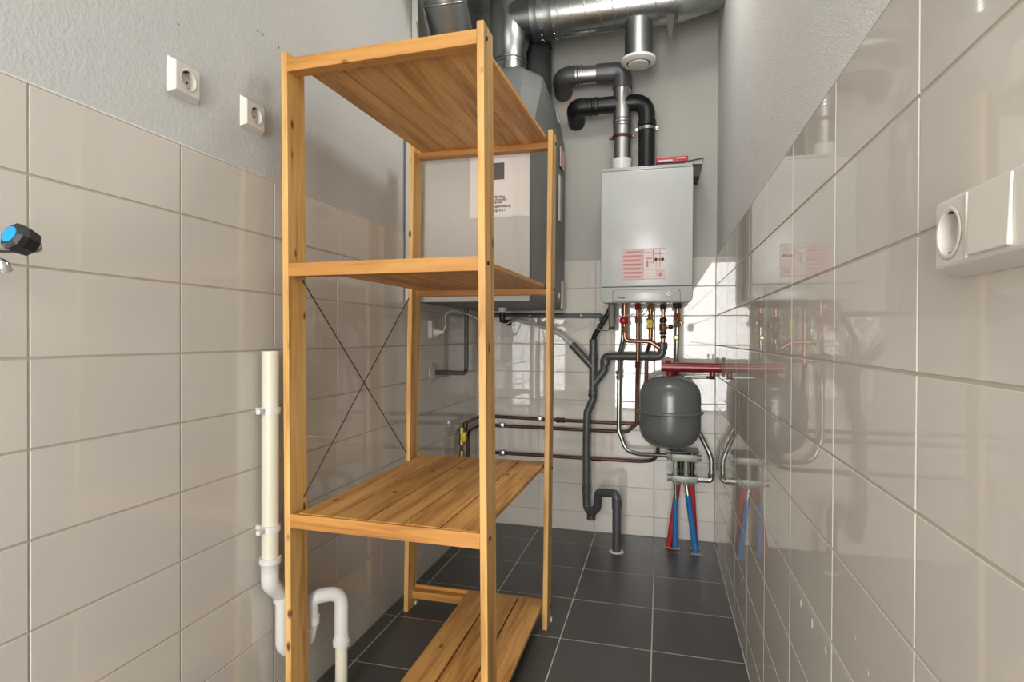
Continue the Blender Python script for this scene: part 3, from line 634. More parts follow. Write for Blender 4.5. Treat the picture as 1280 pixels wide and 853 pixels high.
# printed label
lx0, lx1 = PY(777, 330, BY).x, PY(833, 330, BY).x; lz0, lz1 = PY(805, 349.5, BY).z, PY(805, 311, BY).z
lb = obj('label_plate', box(lx0, lx1, BY-0.0009, BY+0.002, lz0, lz1), 'pink', bo)
lw, lh = lx1-lx0, lz1-lz0
obj('label_plate_right', box(lx0+lw*0.50, lx1-lw*0.015, BY-0.0012, BY-0.0008, lz0+lh*0.03, lz1-lh*0.03), 'label_white', lb)
bm = NB()
for k in range(7):
    z = lz1 - lh*(0.09+k*0.135); a = lx0+lw*0.04; b = lx0+lw*(0.45 if k % 2 else 0.43)
    box(a+(0.012 if k == 0 else 0), b, BY-0.0013, BY-0.0008, z-0.0035, z+0.0025, bm=bm)
    box(a, b-0.01*random.random(), BY-0.0013, BY-0.0008, z-0.0075, z-0.0055, bm=bm)
for (u0, u1, v0, v1) in ((0.52,0.66,0.12,0.14),(0.70,0.72,0.05,0.5),(0.74,0.95,0.17,0.19),(0.85,0.865,0.05,0.62),(0.54,0.68,0.30,0.34),(0.56,0.60,0.38,0.60),(0.62,0.68,0.44,0.47),
                         (0.72,0.95,0.33,0.40),(0.75,0.79,0.30,0.44),(0.90,0.94,0.30,0.42),(0.77,0.78,0.45,0.63),(0.52,0.72,0.68,0.69),(0.72,0.725,0.66,0.97),(0.54,0.68,0.80,0.81),(0.54,0.68,0.90,0.91),(0.48,0.487,0.02,0.98),(0.0,1.0,0.0,0.012),(0.0,1.0,0.988,1.0)):
    box(lx0+lw*u0, lx0+lw*u1, BY-0.0016, BY-0.0011, lz1-lh*v1, lz1-lh*v0, bm=bm)
obj('print', bm, 'pink_dark', lb)
bm = box(lx0+lw*0.76, lx0+lw*0.97, BY-0.0017, BY-0.0011, lz0+lh*0.05, lz0+lh*0.32)
obj('warning_square', bm, 'pink', lb)
obj('warning_triangle', prism([(lx0+lw*0.82, BY-0.0021, lz0+lh*0.10), (lx0+lw*0.92, BY-0.0021, lz0+lh*0.10), (lx0+lw*0.87, BY-0.0021, lz0+lh*0.24)], (0,0.0006,0)), 'pink_dark', lb)
for px in (755.5, 765):
    p = PY(px, 209, BY+0.05); obj('cap_clip', box(p.x-0.010, p.x+0.010, BY+0.03, BY+0.05, BZ1-0.002, BZ1+0.007, 0.002), 'black', bo)
# things lying on the boiler
zt = BZ1+0.0005
c0, c1 = PY(820, 203, -0.20).x, PY(856, 203, -0.20).x
fo = thing('document_folder', 'black folder lying open on the boiler with one flap hanging over its right side', 'folder', ((c0+c1)/2, -0.15, zt))
obj('back_cover', box(c0, BX1+0.004, -0.23, -0.06, zt, zt+0.010, 0.001), 'black', fo)
x2 = PY(879, 197, -0.20).x
obj('cover_edge', hexa([Vector(p) for p in ((c1,-0.23,zt+0.018),(x2,-0.23,zt+0.030),(x2,-0.06,zt+0.030),(c1,-0.06,zt+0.018),(c1,-0.23,zt+0.022),(x2,-0.23,zt+0.034),(x2,-0.06,zt+0.034),(c1,-0.06,zt+0.022))]), 'black', fo)
obj('pages', hexa([Vector(p) for p in ((c1-0.012,-0.225,zt+0.0102),(x2-0.008,-0.225,zt+0.006),(x2-0.008,-0.07,zt+0.006),(c1-0.012,-0.07,zt+0.0102),(c1,-0.225,zt+0.0178),(x2-0.002,-0.225,zt+0.029),(x2-0.002,-0.07,zt+0.029),(c1,-0.07,zt+0.0178))]), 'grey_card', fo)
z3 = PY(873, 222, -0.2).z; x3 = PY(874.5, 222, -0.2).x
obj('hanging_flap', hexa([Vector(p) for p in ((BX1+0.002,-0.22,z3),(x3,-0.22,z3),(x3,-0.07,z3),(BX1+0.002,-0.07,z3),(BX1+0.002,-0.22,zt+0.0055),(x2-0.004,-0.22,zt+0.0055),(x2-0.004,-0.07,zt+0.0055),(BX1+0.002,-0.07,zt+0.0055))]), 'black', fo)
r0, r1 = PY(820, 197, -0.21).x, PY(860, 197, -0.21).x
rb = thing('red_box', 'flat red packet lying on the black folder on top of the boiler', 'box', ((r0+r1)/2, -0.17, zt+0.0225))
obj('packet', box(r0, r1, -0.232, -0.12, zt+0.0225, zt+0.047, 0.003), 'red_box', rb, 40)
bm = box(r0+0.012, r0+0.075, -0.2328, -0.2318, zt+0.028, zt+0.034); box(r0+0.09, r1-0.012, -0.2328, -0.2318, zt+0.036, zt+0.041, bm=bm)
obj('print', bm, 'label_white', rb)
obj('packet_tray', box(r0+0.004, c1, -0.228, -0.11, zt+0.0105, zt+0.0222, 0.001), 'black', fo)

# ------------------------------------------------------------------ pipes under the boiler
PYB = -0.13                                     # plane of the boiler connections
def pp(lst, y=PYB): return [PY(a, b, y) if len(q) == 2 else PY(a, b, q[2]) for q in lst for a, b in [q[:2]]]
ZB = BZ0+0.012
def coupling(parent, c, ax, r, l, mt, name='fitting', seg=8):
    ax = Vector(ax).normalized(); return obj(name, lathe(Vector(c)-ax*l/2, ax, [(0, r*0.86), (0, r), (l*0.34, r), (l*0.36, r*0.86), (l*0.64, r*0.86), (l*0.66, r), (l, r), (l, r*0.86)], seg), mt, parent, 30)
# 1: pipe with the red valve, swinging right to the fill valve
q = pp([(780.5, 400), (780.5, 415), (781.5, 426.5), (812, 427), (824.5, 435)], -0.15)
r1_ = thing('red_valve_pipe', 'bright copper pipe with a red valve bending right under the boiler', 'pipe', (q[0].x, -0.15, 1.0))
obj('pipe', tube([Vector((q[0].x, -0.15, ZB))] + q, 0.0100, 0.05, n=8), 'copper', r1_, 40)
z = PY(779, 401, -0.15).z
obj('valve', lathe((q[0].x, -0.15, z-0.016), (0,0,1), [(0, 0.012), (0.004, 0.018), (0.027, 0.018), (0.032, 0.012)], 8), 'red_valve', r1_)
obj('valve_handle', lathe((q[0].x-0.004, -0.170, z), (0,-1,0), [(0, 0.010), (0.002, 0.0185), (0.008, 0.0190), (0.013, 0.013), (0.016, 0.004)], 10), 'red_valve', r1_, 30)
coupling(r1_, (q[0].x, -0.15, PY(780, 412, -0.15).z), (0,0,1), 0.0125, 0.030, 'brass')
# 2: steel pipe looping down to the lower manifold
st = pp([(779, 408, -0.11), (778.5, 425, -0.11), (775, 440, -0.09), (774, 468, -0.06), (773.2, 538, -0.06), (783, 564, -0.07), (800, 568, -0.09), (836, 569.5, -0.125)])
s1 = thing('steel_loop_pipe', 'steel pipe dropping from the boiler and looping right to the floor heating manifold', 'pipe', (st[4].x, -0.06, 0.45))
obj('pipe', tube([Vector((st[0].x, st[0].y, ZB))]+st, 0.0105, 0.07, n=8), 'steel_pipe', s1, 40)
for py in (466, 472): coupling(s1, PY(774, py, -0.06), (0,0,1), 0.0165, 0.018, 'steel_pipe')
coupling(s1, PY(835.5, 569.3, -0.125), (1,0,0), 0.017, 0.018, 'steel_pipe')
# 3: straight copper riser
c2 = pp([(797.3, 400), (797.3, 456), (796, 520), (796, 531), (784, 540)], -0.145)
z1_ = ZB
q = [Vector((c2[0].x, -0.145, z1_)), PY(797.3, 455, -0.145), PY(796.0, 500, -0.07), PY(796.0, 530.5, -0.056), PY(783, 540.5, -0.050), PY(740, 538.3, -0.032), PY(626, 532.5, -0.03)]
lft = Vector((0.032, -0.03, q[-1].z)); dn = PX(585, 548, 0.032)
c2t = thing('copper_riser', 'straight copper riser under the boiler continuing left as the middle wall pipe', 'pipe', (c2[0].x, -0.1, 0.55))
obj('pipe', tube(q[:2]+[PY(796.3, 480, -0.10)]+q[3:4], 0.0094, 0.05, n=6), 'copper', c2t, 40)
obj('wall_run', tube([q[3]+Vector((0,0,0.02)), q[3], q[4], q[5], q[6], lft, Vector((0.032, dn.y, lft.z-0.002)), Vector((0.032, dn.y, 0.30))], 0.0085, 0.045, n=8), 'copper_dark', c2t, 40)
for py in (384, 400): coupling(c2t, PY(797.3, py, -0.145), (0,0,1), 0.0145, 0.030, 'brass' if py > 390 else 'red_paint')
coupling(c2t, PY(797, 456, -0.145), (0,0,1), 0.0125, 0.028, 'copper_dark')
p = PY(627.5, 531.8, -0.03); obj('wall_clip', box(p.x-0.013, p.x+0.013, -0.044, -0.001, p.z-0.013, p.z+0.013, 0.003), 'galv', c2t, 40)
# 4: gas pipe with the yellow valve
g = [Vector((PY(813, 400, PYB).x, PYB, ZB)), PY(813, 425, PYB), PY(811.5, 432, -0.11), PY(808, 442, -0.07), PY(807.6, 480, -0.05), PY(807.5, 516, -0.022), PY(799, 530.5, -0.020), PY(740, 527.6, -0.022), PY(693, 525.2, -0.026), PY(622, 521.0, -0.034)]
gp = thing('gas_pipe', 'copper gas pipe with a yellow valve continuing left as the upper wall pipe', 'pipe', (g[0].x, -0.08, 0.6))
obj('pipe', tube(g[:6], 0.0090, 0.04, n=6), 'copper', gp, 40)
va = PX(577, 530, 0.036)
obj('wall_run', tube([g[5], g[6], g[7], g[8], g[9], Vector((0.036, -0.034, g[9].z)), Vector((0.036, va.y+0.055, g[9].z))], 0.0088, 0.03, n=8), 'copper_dark', gp, 40)
obj('corner_elbow', tube([Vector((0.036, va.y+0.06, g[9].z)), Vector((0.036, va.y+0.055, g[9].z-0.04)), Vector((0.036, va.y+0.03, g[9].z-0.045)), Vector((0.036, va.y, g[9].z-0.030)), Vector((0.036, va.y, g[9].z-0.075))], 0.0125, 0.02, n=6), 'copper_dark', gp, 40)
obj('corner_riser', tube([(0.036, va.y, 0.25), (0.036, va.y, g[9].z-0.06)], 0.0085), 'copper_dark', gp, 40)
zv = PX(576, 546, 0.036).z
coupling(gp, (0.036, va.y, zv), (0,0,1), 0.016, 0.085, 'brass')
obj('gas_cock', box(0.036-0.004, 0.036+0.024, va.y-0.014, va.y+0.014, zv-0.026, zv+0.022, 0.005), 'yellow', gp, 40)
coupling(gp, (0.036, va.y, zv-0.085), (0,0,1), 0.014, 0.026, 'brass')
coupling(gp, (0.036, va.y, zv-0.118), (0,0,1), 0.014, 0.030, 'copper_dark')
coupling(gp, PY(813, 383, PYB), (0,0,1), 0.0165, 0.030, 'brass')
coupling(gp, PY(813, 396, PYB), (0,0,1), 0.013, 0.022, 'brass')
p = PY(812.3, 405, PYB)
coupling(gp, p, (0,0,1), 0.0155, 0.052, 'brass')
obj('valve_lever', box(p.x-0.013, p.x+0.013, PYB-0.030, PYB-0.014, p.z-0.020, p.z+0.020, 0.004), 'yellow', gp, 40)
obj('lever_screw', lathe((p.x, PYB-0.030, p.z), (0,-1,0), [(0, 0.005), (0.003, 0.004)], 8), 'bolt', gp)
p = PY(674.5, 523.7, -0.034); obj('wall_clip', box(p.x-0.012, p.x+0.012, -0.048, -0.001, p.z-0.012, p.z+0.012, 0.003), 'galv', gp, 40)
coupling(gp, PY(700.5, 525.6, -0.026), (1,0,-0.01), 0.0135, 0.045, 'copper_dark')
# 5: fill valve column draining into the grey elbow
f5 = PY(829, 400, PYB).x
fv = thing('fill_valve', 'brass fill valve with black knobs on a copper stub above the grey drain elbow', 'valve', (f5, PYB, 0.98))
z = lambda py: PY(829, py, PYB).z
zg = z(433)
obj('copper_tube', tube([(f5, PYB, zg-0.01), (f5, PYB, ZB)], 0.0092), 'copper', fv, 40)
obj('top_nut', lathe((f5, PYB, z(387)), (0,0,1), [(0, 0.011), (0.004, 0.015), (0.024, 0.015), (0.026, 0.011)], 8), 'black', fv)
obj('pressure_ball', lathe((f5, PYB, z(404)), (0,0,1), [(0, 0.009), (0.005, 0.015), (0.014, 0.018), (0.023, 0.015), (0.028, 0.008)], 16), 'black', fv, 40)
obj('valve_body', lathe((f5, PYB, z(414)), (0,0,1), [(0, 0.014), (0.006, 0.018), (0.030, 0.018), (0.036, 0.012)], 12), 'brass', fv, 30)
zk = z(408.5)
obj('spindle', tube([(f5+0.01, PYB, zk), (f5+0.030, PYB, zk)], 0.005, seg=10), 'brass', fv, 40)
obj('side_knob', lathe((f5+0.026, PYB, zk), (1,0,0), [(0, 0.008), (0.003, 0.011), (0.018, 0.011), (0.020, 0.008)], 10), 'black', fv, 30)
obj('lower_nut', lathe((f5, PYB, z(418.5)), (0,0,1), [(0, 0.012), (0.002, 0.017), (0.014, 0.017), (0.016, 0.012)], 8), 'black', fv)
obj('lower_nut', lathe((f5, PYB, z(423.5)), (0,0,1), [(0, 0.010), (0.002, 0.0135), (0.014, 0.0135), (0.016, 0.010)], 8), 'black', fv)
obj('stub', tube([(f5, PYB, zg-0.03), (f5, PYB, z(423))], 0.0108), 'copper', fv, 40)
# 6: return pipe in steel with brass cock
s6 = PY(846.5, 400, PYB).x
rp_ = thing('return_pipe', 'steel return pipe with brass drain cock at the right end under the boiler', 'pipe', (s6, PYB, 0.85))
z = lambda py: PY(846.5, py, PYB).z
obj('upper_tube', tube([(s6, PYB, z(412)), (s6, PYB, ZB)], 0.0098), 'copper', rp_, 40)
obj('lower_tube', tube([(s6, PYB, z(410)), PY(845.5, 452, PYB), PY(845.0, 470, PYB+0.03)], 0.0105), 'steel_pipe', rp_, 40)
obj('black_union', lathe((s6, PYB, z(386)), (0,0,1), [(0, 0.014), (0.003, 0.021), (0.022, 0.021), (0.028, 0.026), (0.034, 0.026)], 10), 'black', rp_, 30)
coupling(rp_, (s6, PYB, z(396)), (0,0,1), 0.016, 0.030, 'copper')
coupling(rp_, (s6, PYB, z(405)), (0,0,1), 0.015, 0.032, 'brass')
obj('drain_cock', tube([(s6, PYB-0.005, z(402)), (s6+0.014, PYB-0.016, z(402)), (s6+0.022, PYB-0.016, z(406))], 0.0075, 0.008), 'brass', rp_, 40)
obj('test_nipple', lathe((s6-0.004, PYB-0.006, z(422)), (0,-1,0), [(0, 0.012), (0.010, 0.012), (0.014, 0.008)], 10), 'brass', rp_, 30)
coupling(rp_, PY(845.2, 466, PYB+0.02), (0,0,1), 0.016, 0.028, 'copper_dark')
# condensate trap canister and black hose
cx5 = PY(764.7, 395, -0.15).x
ct = thing('condensate_trap', 'grey brown condensate canister hanging under the left end of the boiler', 'trap', (cx5, -0.15, 1.06))
z = lambda py: PY(764.7, py, -0.15).z
obj('canister', lathe((cx5, -0.15, z(409)), (0,0,1), [(0, 0.012), (0.003, 0.0155), (z(380)-z(409)+0.01, 0.0165)], 16), 'brown_grey', ct, 40)
obj('base_ring', lathe((cx5, -0.15, z(412.5)), (0,0,1), [(0, 0.011), (0.002, 0.015), (0.013, 0.015), (0.014, 0.012)], 16), 'black', ct, 40)
obj('wire_loop', tube([(cx5-0.004, -0.155, z(410)), PY(760, 414, -0.15), PY(752, 413, -0.14), PY(746.5, 407, -0.13)], 0.0018, 0.02, seg=6), 'bolt', ct, 60)
bh_ = thing('condensate_hose', 'black hose slanting from the boiler into the top of the grey drain stack', 'hose', (0.65, -0.10, 1.0))
obj('hose', tube([PY(764, 383, -0.13), PY(760, 392, -0.125), PY(748, 412, -0.11), PY(742.3, 421, -0.095), PY(742, 430, -0.09)], 0.0125, 0.05, seg=16, n=5), 'black', bh_, 40)
obj('cable_tie', ring(PY(748.5, 411, -0.111), (PY(760, 392, -0.125)-PY(748, 412, -0.11)), 0.0128, 0.0016), 'cable_white', bh_, 60)
# thin wires below the boiler
tag(obj('sensor_wire', tube([PY(811, 379.5, -0.15)]+[PY(a, b, -0.165) for a, b in ((806, 386), (801, 391.5), (790, 393.5), (777, 395.5), (770, 399.5))], 0.0022, 0.02, seg=6), 'cable_white', None, 60), 'thin white wire drooping in front of the copper pipes under the boiler', 'wire')
tag(obj('signal_wire', tube([PY(a, b, -0.12) for a, b in ((766, 384), (757, 399), (748, 404.5), (735, 408), (720, 414), (709, 418.5)) ], 0.0017, 0.03, seg=6), 'cable_white', None, 60), 'thin pale wire sagging between the boiler and the white hose', 'wire')

# ------------------------------------------------------------------ grey drain stack
SY = -0.09
gs = thing('grey_drain_stack', 'grey plastic drain stack with side branches and floor trap under the boiler', 'pipe', (PY(733, 600, SY).x, SY, 0))
R4 = 0.0195
top = PY(741.5, 425, SY)
tf = PZ(770.6, 690, 0.0)
obj('stack', tube([top, PY(741, 500, SY), PY(734, 516, SY), PY(733, 550, SY), PY(733, 612, SY-0.01)], R4, 0.03, seg=20, n=5), 'pvc_grey', gs, 40)
obj('top_rim', ring(top, (0,0,1), R4-0.002, 0.003), 'pvc_grey', gs, 60)
yb_a, yb_b = PY(714.5, 430.5, SY), PY(741, 459, SY)
obj('y_branch', tube([yb_a, yb_b], R4, seg=20), 'pvc_grey', gs, 40)
obj('branch_bore', lathe(yb_a, yb_a-yb_b, [(-0.001, R4-0.004), (0.0006, R4-0.004)], 20), 'black', gs)
el = PY(826, 437, PYB)
obj('upper_branch', tube([Vector((f5-0.004, PYB, el.z+0.025)), Vector((f5-0.004, PYB, PY(826, 446, PYB).z)), PY(754.5, 445.5, SY-0.01), PY(755.5, 463, SY), PY(741, 482, SY)], R4, 0.035, seg=20, n=7), 'pvc_grey', gs, 40)
for a, ax, rr in ((Vector((f5-0.004, PYB, el.z+0.015)), (0,0,1), 0.0245), (PY(757, 452, SY-0.005), (0,0,1), 0.0225), (PY(815, 446, PYB+0.005), (1,0.15,0), 0.0222), (PY(741.3, 447, SY), (0,0,1), 0.0222), (PY(741, 492, SY), (0,0,1), 0.0222)):
    ax = Vector(ax).normalized(); obj('collar', lathe(a-ax*0.018, ax, [(0, R4), (0.002, rr), (0.034, rr), (0.036, R4)], 20), 'pvc_grey', gs, 40)
obj('tie', ring(PY(740.5, 494, SY), (0,0,1), 0.0225, 0.002), 'bolt', gs, 60)
# trap
ta = PY(733, 612, SY-0.01)
tz_ = PY(740, 640, -0.13).z
tb, tc_, te = PY(745.5, 629, -0.16), PY(750, 619, -0.19), PY(771, 619, tf.y)
obj('trap', tube([ta, PY(733.5, 634, -0.10), PY(739, 642, -0.13), PY(746.5, 635, -0.15), PY(748, 616, -0.185), Vector((tf.x, tf.y, PY(771, 617, tf.y).z)), Vector((tf.x, tf.y, 0.10))], 0.0205, 0.028, seg=20, n=6), 'pvc_grey', gs, 40)
c = PY(739, 648, -0.13); obj('trap_cap', lathe((c.x, c.y, c.z-0.008), (0,0,1), [(0, 0.019), (0.002, 0.0225), (0.022, 0.0225), (0.024, 0.018)], 14), 'pvc_grey', gs, 30)
for a in (PY(733, 612, SY-0.01), ):
    obj('collar', lathe(a-Vector((0,0,0.02)), (0,0,1), [(0, R4), (0.002, 0.0235), (0.038, 0.0235), (0.04, R4)], 20), 'pvc_grey', gs, 40)
obj('tail', tube([(tf.x, tf.y, 0.0), (tf.x, tf.y, 0.24)], R4, seg=20), 'pvc_grey', gs, 40)
obj('collar', lathe((tf.x, tf.y, 0.205), (0,0,1), [(0, R4), (0.002, 0.0235), (0.045, 0.0235), (0.047, R4)], 20), 'pvc_grey', gs, 40)
obj('floor_seal', lathe((tf.x, tf.y, -0.001), (0,0,1), [(0, 0.036), (0.003, 0.033), (0.004, 0.021)], 18), 'caulk', gs)

# ------------------------------------------------------------------ third wall pipe (lowest)
l3 = [PY(822.5, 561, -0.15), PY(822, 569, -0.08), PY(816, 576, -0.03), PY(800, 577, -0.03), PY(740, 573.6, -0.03), PY(624, 566.3, -0.03)]
lw_ = thing('lower_copper_pipe', 'lowest dark copper pipe along the back wall tiles under the grey vessel', 'pipe', (0.5, -0.03, l3[3].z))
obj('pipe', tube(l3+[Vector((0.075, -0.03, l3[-1].z)), Vector((0.075, -0.05, 0.25))], 0.0088, 0.04, n=8), 'copper_dark', lw_, 40)
coupling(lw_, PY(746, 574, -0.03), (1,0,0), 0.0135, 0.045, 'copper_dark')
p = PY(628, 566.5, -0.03); obj('wall_clip', box(p.x-0.013, p.x+0.013, -0.044, -0.001, p.z-0.013, p.z+0.013, 0.003), 'galv', lw_, 40)

# ------------------------------------------------------------------ expansion vessel with red manifold
VX, VY, VR = PY(837.2, 515, -0.25).x, -0.25, 0.1385
vz0, vz1 = PY(837, 560, -0.25).z, PY(837, 469.5, -0.25).z; vm = PY(837, 519.5, -0.385).z
ve = thing('expansion_vessel', 'round grey expansion vessel hanging from the red manifold under the boiler', 'expansion vessel', (VX, VY, vz0))
H = vz1-vz0; prof = []
for k in range(9): a = math.pi/2*k/8; prof.append((0.30*H*(1-math.cos(a)), VR*math.sin(a)**0.72 if k else 0.001))
for k in range(9): a = math.pi/2*(1-k/8); prof.append((H-0.30*H*(1-math.cos(a)), VR*math.sin(a)**0.72 if k < 8 else 0.001))
obj('tank', lathe((VX, VY, vz0), (0,0,1), prof, 48), 'vessel', ve, 60)
obj('seam_ring', lathe((VX, VY, vm-0.009), (0,0,1), [(0, VR-0.002), (0.002, VR+0.007), (0.007, VR+0.012), (0.012, VR+0.012), (0.017, VR+0.007), (0.019, VR-0.002)], 48), 'vessel', ve, 60)
obj('bottom_valve', lathe((VX+0.0, VY, vz0-0.012), (0,0,1), [(0, 0.006), (0.002, 0.009), (0.016, 0.009)], 12), 'bolt', ve, 40)
RY = -0.27
ra, re = PY(826.5, 458.7, RY), PY(890, 459.8, RY)
rm = thing('red_manifold', 'dark red manifold pipe above the vessel running into the right wall', 'manifold', ((ra.x+W)/2, RY, ra.z))
obj('pipe', tube([ra, Vector((W-0.001, RY, ra.z-0.002))], 0.0218, seg=24), 'red_paint', rm, 40)
obj('saddle', hexa([Vector((ra.x+x, RY+y, ra.z+z)) for x, y, z in ((0.0,-0.012,0.012),(0.085,-0.012,0.012),(0.085,0.012,0.012),(0.0,0.012,0.012),(0.0,-0.010,0.022),(0.085,-0.010,0.021),(0.085,0.010,0.021),(0.0,0.010,0.022))], 0.002), 'red_paint', rm)
obj('vessel_tee', tube([(VX, RY+0.01, ra.z), (VX, RY+0.015, vz1-0.006)], 0.0170, seg=20), 'red_paint', rm, 40)
obj('plug', lathe((PY(835.5, 453, RY).x, RY, ra.z+0.018), (0,0,1), [(0, 0.016), (0.010, 0.014), (0.012, 0.008)], 10), 'red_paint', rm, 30)
lg = PY(890.5, 470, RY)
obj('lug', tube([(lg.x, RY, ra.z-0.008), (lg.x, RY, lg.z)], 0.0125, seg=16), 'red_paint', rm, 40)
obj('lug_nut', lathe((lg.x, RY, lg.z-0.016), (0,0,1), [(0, 0.007), (0.002, 0.0105), (0.014, 0.0115), (0.022, 0.0115)], 10), 'bolt', rm, 30)
wx = W-0.012
obj('wall_bolt', tube([(wx, RY, PY(901, 471, RY).z), (wx, RY, PY(901, 447, RY).z)], 0.004, seg=8), 'chrome', rm, 40)
for py in (449, 469): obj('bolt_nut', lathe((wx, RY, PY(901, py, RY).z-0.006), (0,0,1), [(0, 0.008), (0.012, 0.008)], 6), 'chrome', rm)
sa, sb_ = PY(853, 471.3, -0.20), PY(888, 471, -0.20)
obj('link_pipe', tube([Vector((PY(846, 470, -0.11).x, -0.11, sa.z)), sa, Vector((lg.x-0.01, -0.20, sa.z)), Vector((lg.x, RY+0.005, sa.z+0.004))], 0.0075, 0.02, seg=12), 'steel_pipe', rm, 40)

# ------------------------------------------------------------------ floor heating manifold and hoses
MY = -0.125
mf = thing('heating_manifold', 'weathered two bar floor heating manifold on the wall below the grey vessel', 'manifold', (PY(855, 590, MY).x, MY, 0.31))
for i, (pya, pyb) in enumerate(((566.5, 577.5), (593, 604))):
    a, b = PY(839.5, pya, MY), PY(872, pyb, MY)
    obj('bar', box(a.x, b.x, MY-0.022, MY+0.022, b.z, a.z, 0.005), 'manifold', mf, 40)
    zc = (a.z+b.z)/2
    coupling(mf, (a.x-0.010, MY, zc), (1,0,0), 0.018, 0.020, 'manifold')
    if i == 0:
        coupling(mf, (b.x+0.010, MY, zc), (1,0,0), 0.016, 0.020, 'manifold'); za = b.z
        obj('mounting_rail', box(a.x-0.006, b.x+0.008, MY-0.006, -0.001, a.z+0.003, a.z+0.010, 0.001), 'bolt', mf)
        p = PY(865, 563, MY-0.015); obj('air_vent', lathe((p.x, MY-0.008, a.z), (0,0,1), [(0, 0.006), (0.012, 0.007), (0.016, 0.004)], 10), 'brass', mf, 40)
    else:
        zb2 = a.z; zlow = b.z
        coupling(mf, (b.x+0.014, MY, zc), (1,0,0), 0.016, 0.026, 'steel_pipe'); coupling(mf, (b.x+0.040, MY, zc), (1,0,0), 0.016, 0.022, 'steel_pipe')
        rend = Vector((b.x+0.030, MY, zc))
for k, px in enumerate((844.5, 851, 857.5, 865)):
    x = PY(px, 585, MY).x
    obj('valve_stem', lathe((x, MY-0.004, zb2-0.003), (0,0,1), [(0, 0.013), (0.012, 0.013), (0.014, 0.009), (0.034, 0.009), (0.036, 0.013), (za-zb2+0.006, 0.012)], 12), 'manifold' if k in (0, 2) else 'bolt', mf, 30)
# right-hand steel feed
rs = thing('steel_feed_pipe', 'bent steel feed pipe between the grey vessel and the right wall', 'pipe', (W-0.03, MY, 0.33))
obj('pipe', tube([PY(868, 530, -0.07), PY(874, 541.5, -0.09), PY(886.5, 566, MY), PY(889.3, 575, MY), PY(889.3, 597, MY)], 0.0115, 0.04, seg=16), 'steel_pipe', rs, 40)
z9 = rend.z; x9 = PY(889.3, 597, MY).x
obj('elbow', tube([(x9, MY, z9+0.030), (x9, MY, z9), (x9-0.028, MY, z9)], 0.0130, 0.014, seg=16), 'steel_pipe', rs, 40)
coupling(rs, (x9, MY, z9+0.022), (0,0,1), 0.0165, 0.018, 'steel_pipe')
# hoses
def hose(name, label, mt, top, bot, neck=None, r=0.0132):
    t = thing(name, label, 'hose', (bot.x, bot.y, 0), 'floor heating hoses')
    n = 34; pts = []; rad = []
    s0 = 0.0 if neck is None else neck
    mid = lerp(top, bot, s0)
    d = (bot-mid).length
    for k in range(n*2+1):
        q = k/(n*2); pts.append(lerp(mid, bot, q)); rad.append(r + (0.0009 if k % 2 else -0.0004))
    obj('sleeve', tube(pts, rad, seg=14), mt, t)
    if neck: obj('bare_tube', tube([top, mid+(bot-mid).normalized()*0.01], 0.0092, seg=12), 'steel_pipe', t, 40)
    obj('end_nut', lathe((top.x, top.y, top.z-0.012), (0,0,1), [(0, 0.011), (0.002, 0.014), (0.016, 0.014)], 8), 'manifold', t)
    obj('floor_patch', box(bot.x-0.022, bot.x+0.022, bot.y-0.016, bot.y+0.016, -0.001, 0.003, 0.001), 'stain', t)
zt2 = zlow
hose('floor_hose', 'red hose leaning left from the manifold, the leftmost of the floor hoses', 'red_hose', Vector((PY(848, 604, MY).x, MY+0.004, zt2)), PZ(836, 684, 0.0))
hose('floor_hose', 'blue hose rising straight beside the leaning red hose under the manifold', 'blue_hose', Vector((PY(844.5, 604, MY).x, MY-0.026, zt2+0.005)), PZ(844, 685.5, 0.0), 0.26)
hose('floor_hose', 'blue hose leaning right in front of the right red hose under the manifold', 'blue_hose', Vector((PY(857.5, 604, MY).x, MY-0.012, zt2)), PZ(870, 692.5, 0.0), 0.18)
hose('floor_hose', 'red hose partly hidden behind the right-leaning blue hose under the manifold', 'red_hose', Vector((PY(864.5, 604, MY).x, MY+0.004, zt2)), PZ(869, 686, 0.0))

# ------------------------------------------------------------------ under the ventilation unit
uz = UZ0
ds = thing('drain_stub', 'black condensate drain stub under the ventilation unit with pale collar', 'pipe', (0.26, -0.42, 1.07))
sx, sy_ = PY(628, 385, -0.42).x, -0.42
obj('collar', lathe((sx, sy_, uz-0.006-0.020), (0,0,1), [(0, 0.020), (0.002, 0.023), (0.022, 0.023)], 18), 'unit_panel', ds, 40)
obj('pipe', tube([(sx, sy_, uz-0.02), (sx, sy_, PY(628, 404, sy_).z+0.006), (sx+0.030, sy_+0.03, PY(636, 404, sy_).z)], 0.0145, 0.012, seg=16), 'black', ds, 40)
# black wall pipe
w0, w1 = PY(600, 394.5, -0.03), PY(750, 395, -0.03)
hp_ = thing('black_wall_pipe', 'black horizontal pipe clipped to the back wall tiles under the ventilation unit', 'pipe', (0.45, -0.03, w1.z))
obj('pipe', tube([w0, w1, w1+Vector((0.012, 0, -0.008)), w1+Vector((0.006, 0, -0.028))], 0.0115, 0.008, seg=14), 'pvc_grey', hp_, 40)
for px in (663, 727): p = PY(px, 394.7, -0.03); obj('pipe_clip', lathe((p.x-0.005, p.y, p.z), (1,0,0), [(0, 0.0115), (0, 0.0145), (0.010, 0.0145), (0.010, 0.0115)], 14, bm=box(p.x-0.005, p.x+0.005, p.y, -0.001, p.z-0.005, p.z+0.005)), 'galv_dull', hp_, 40)
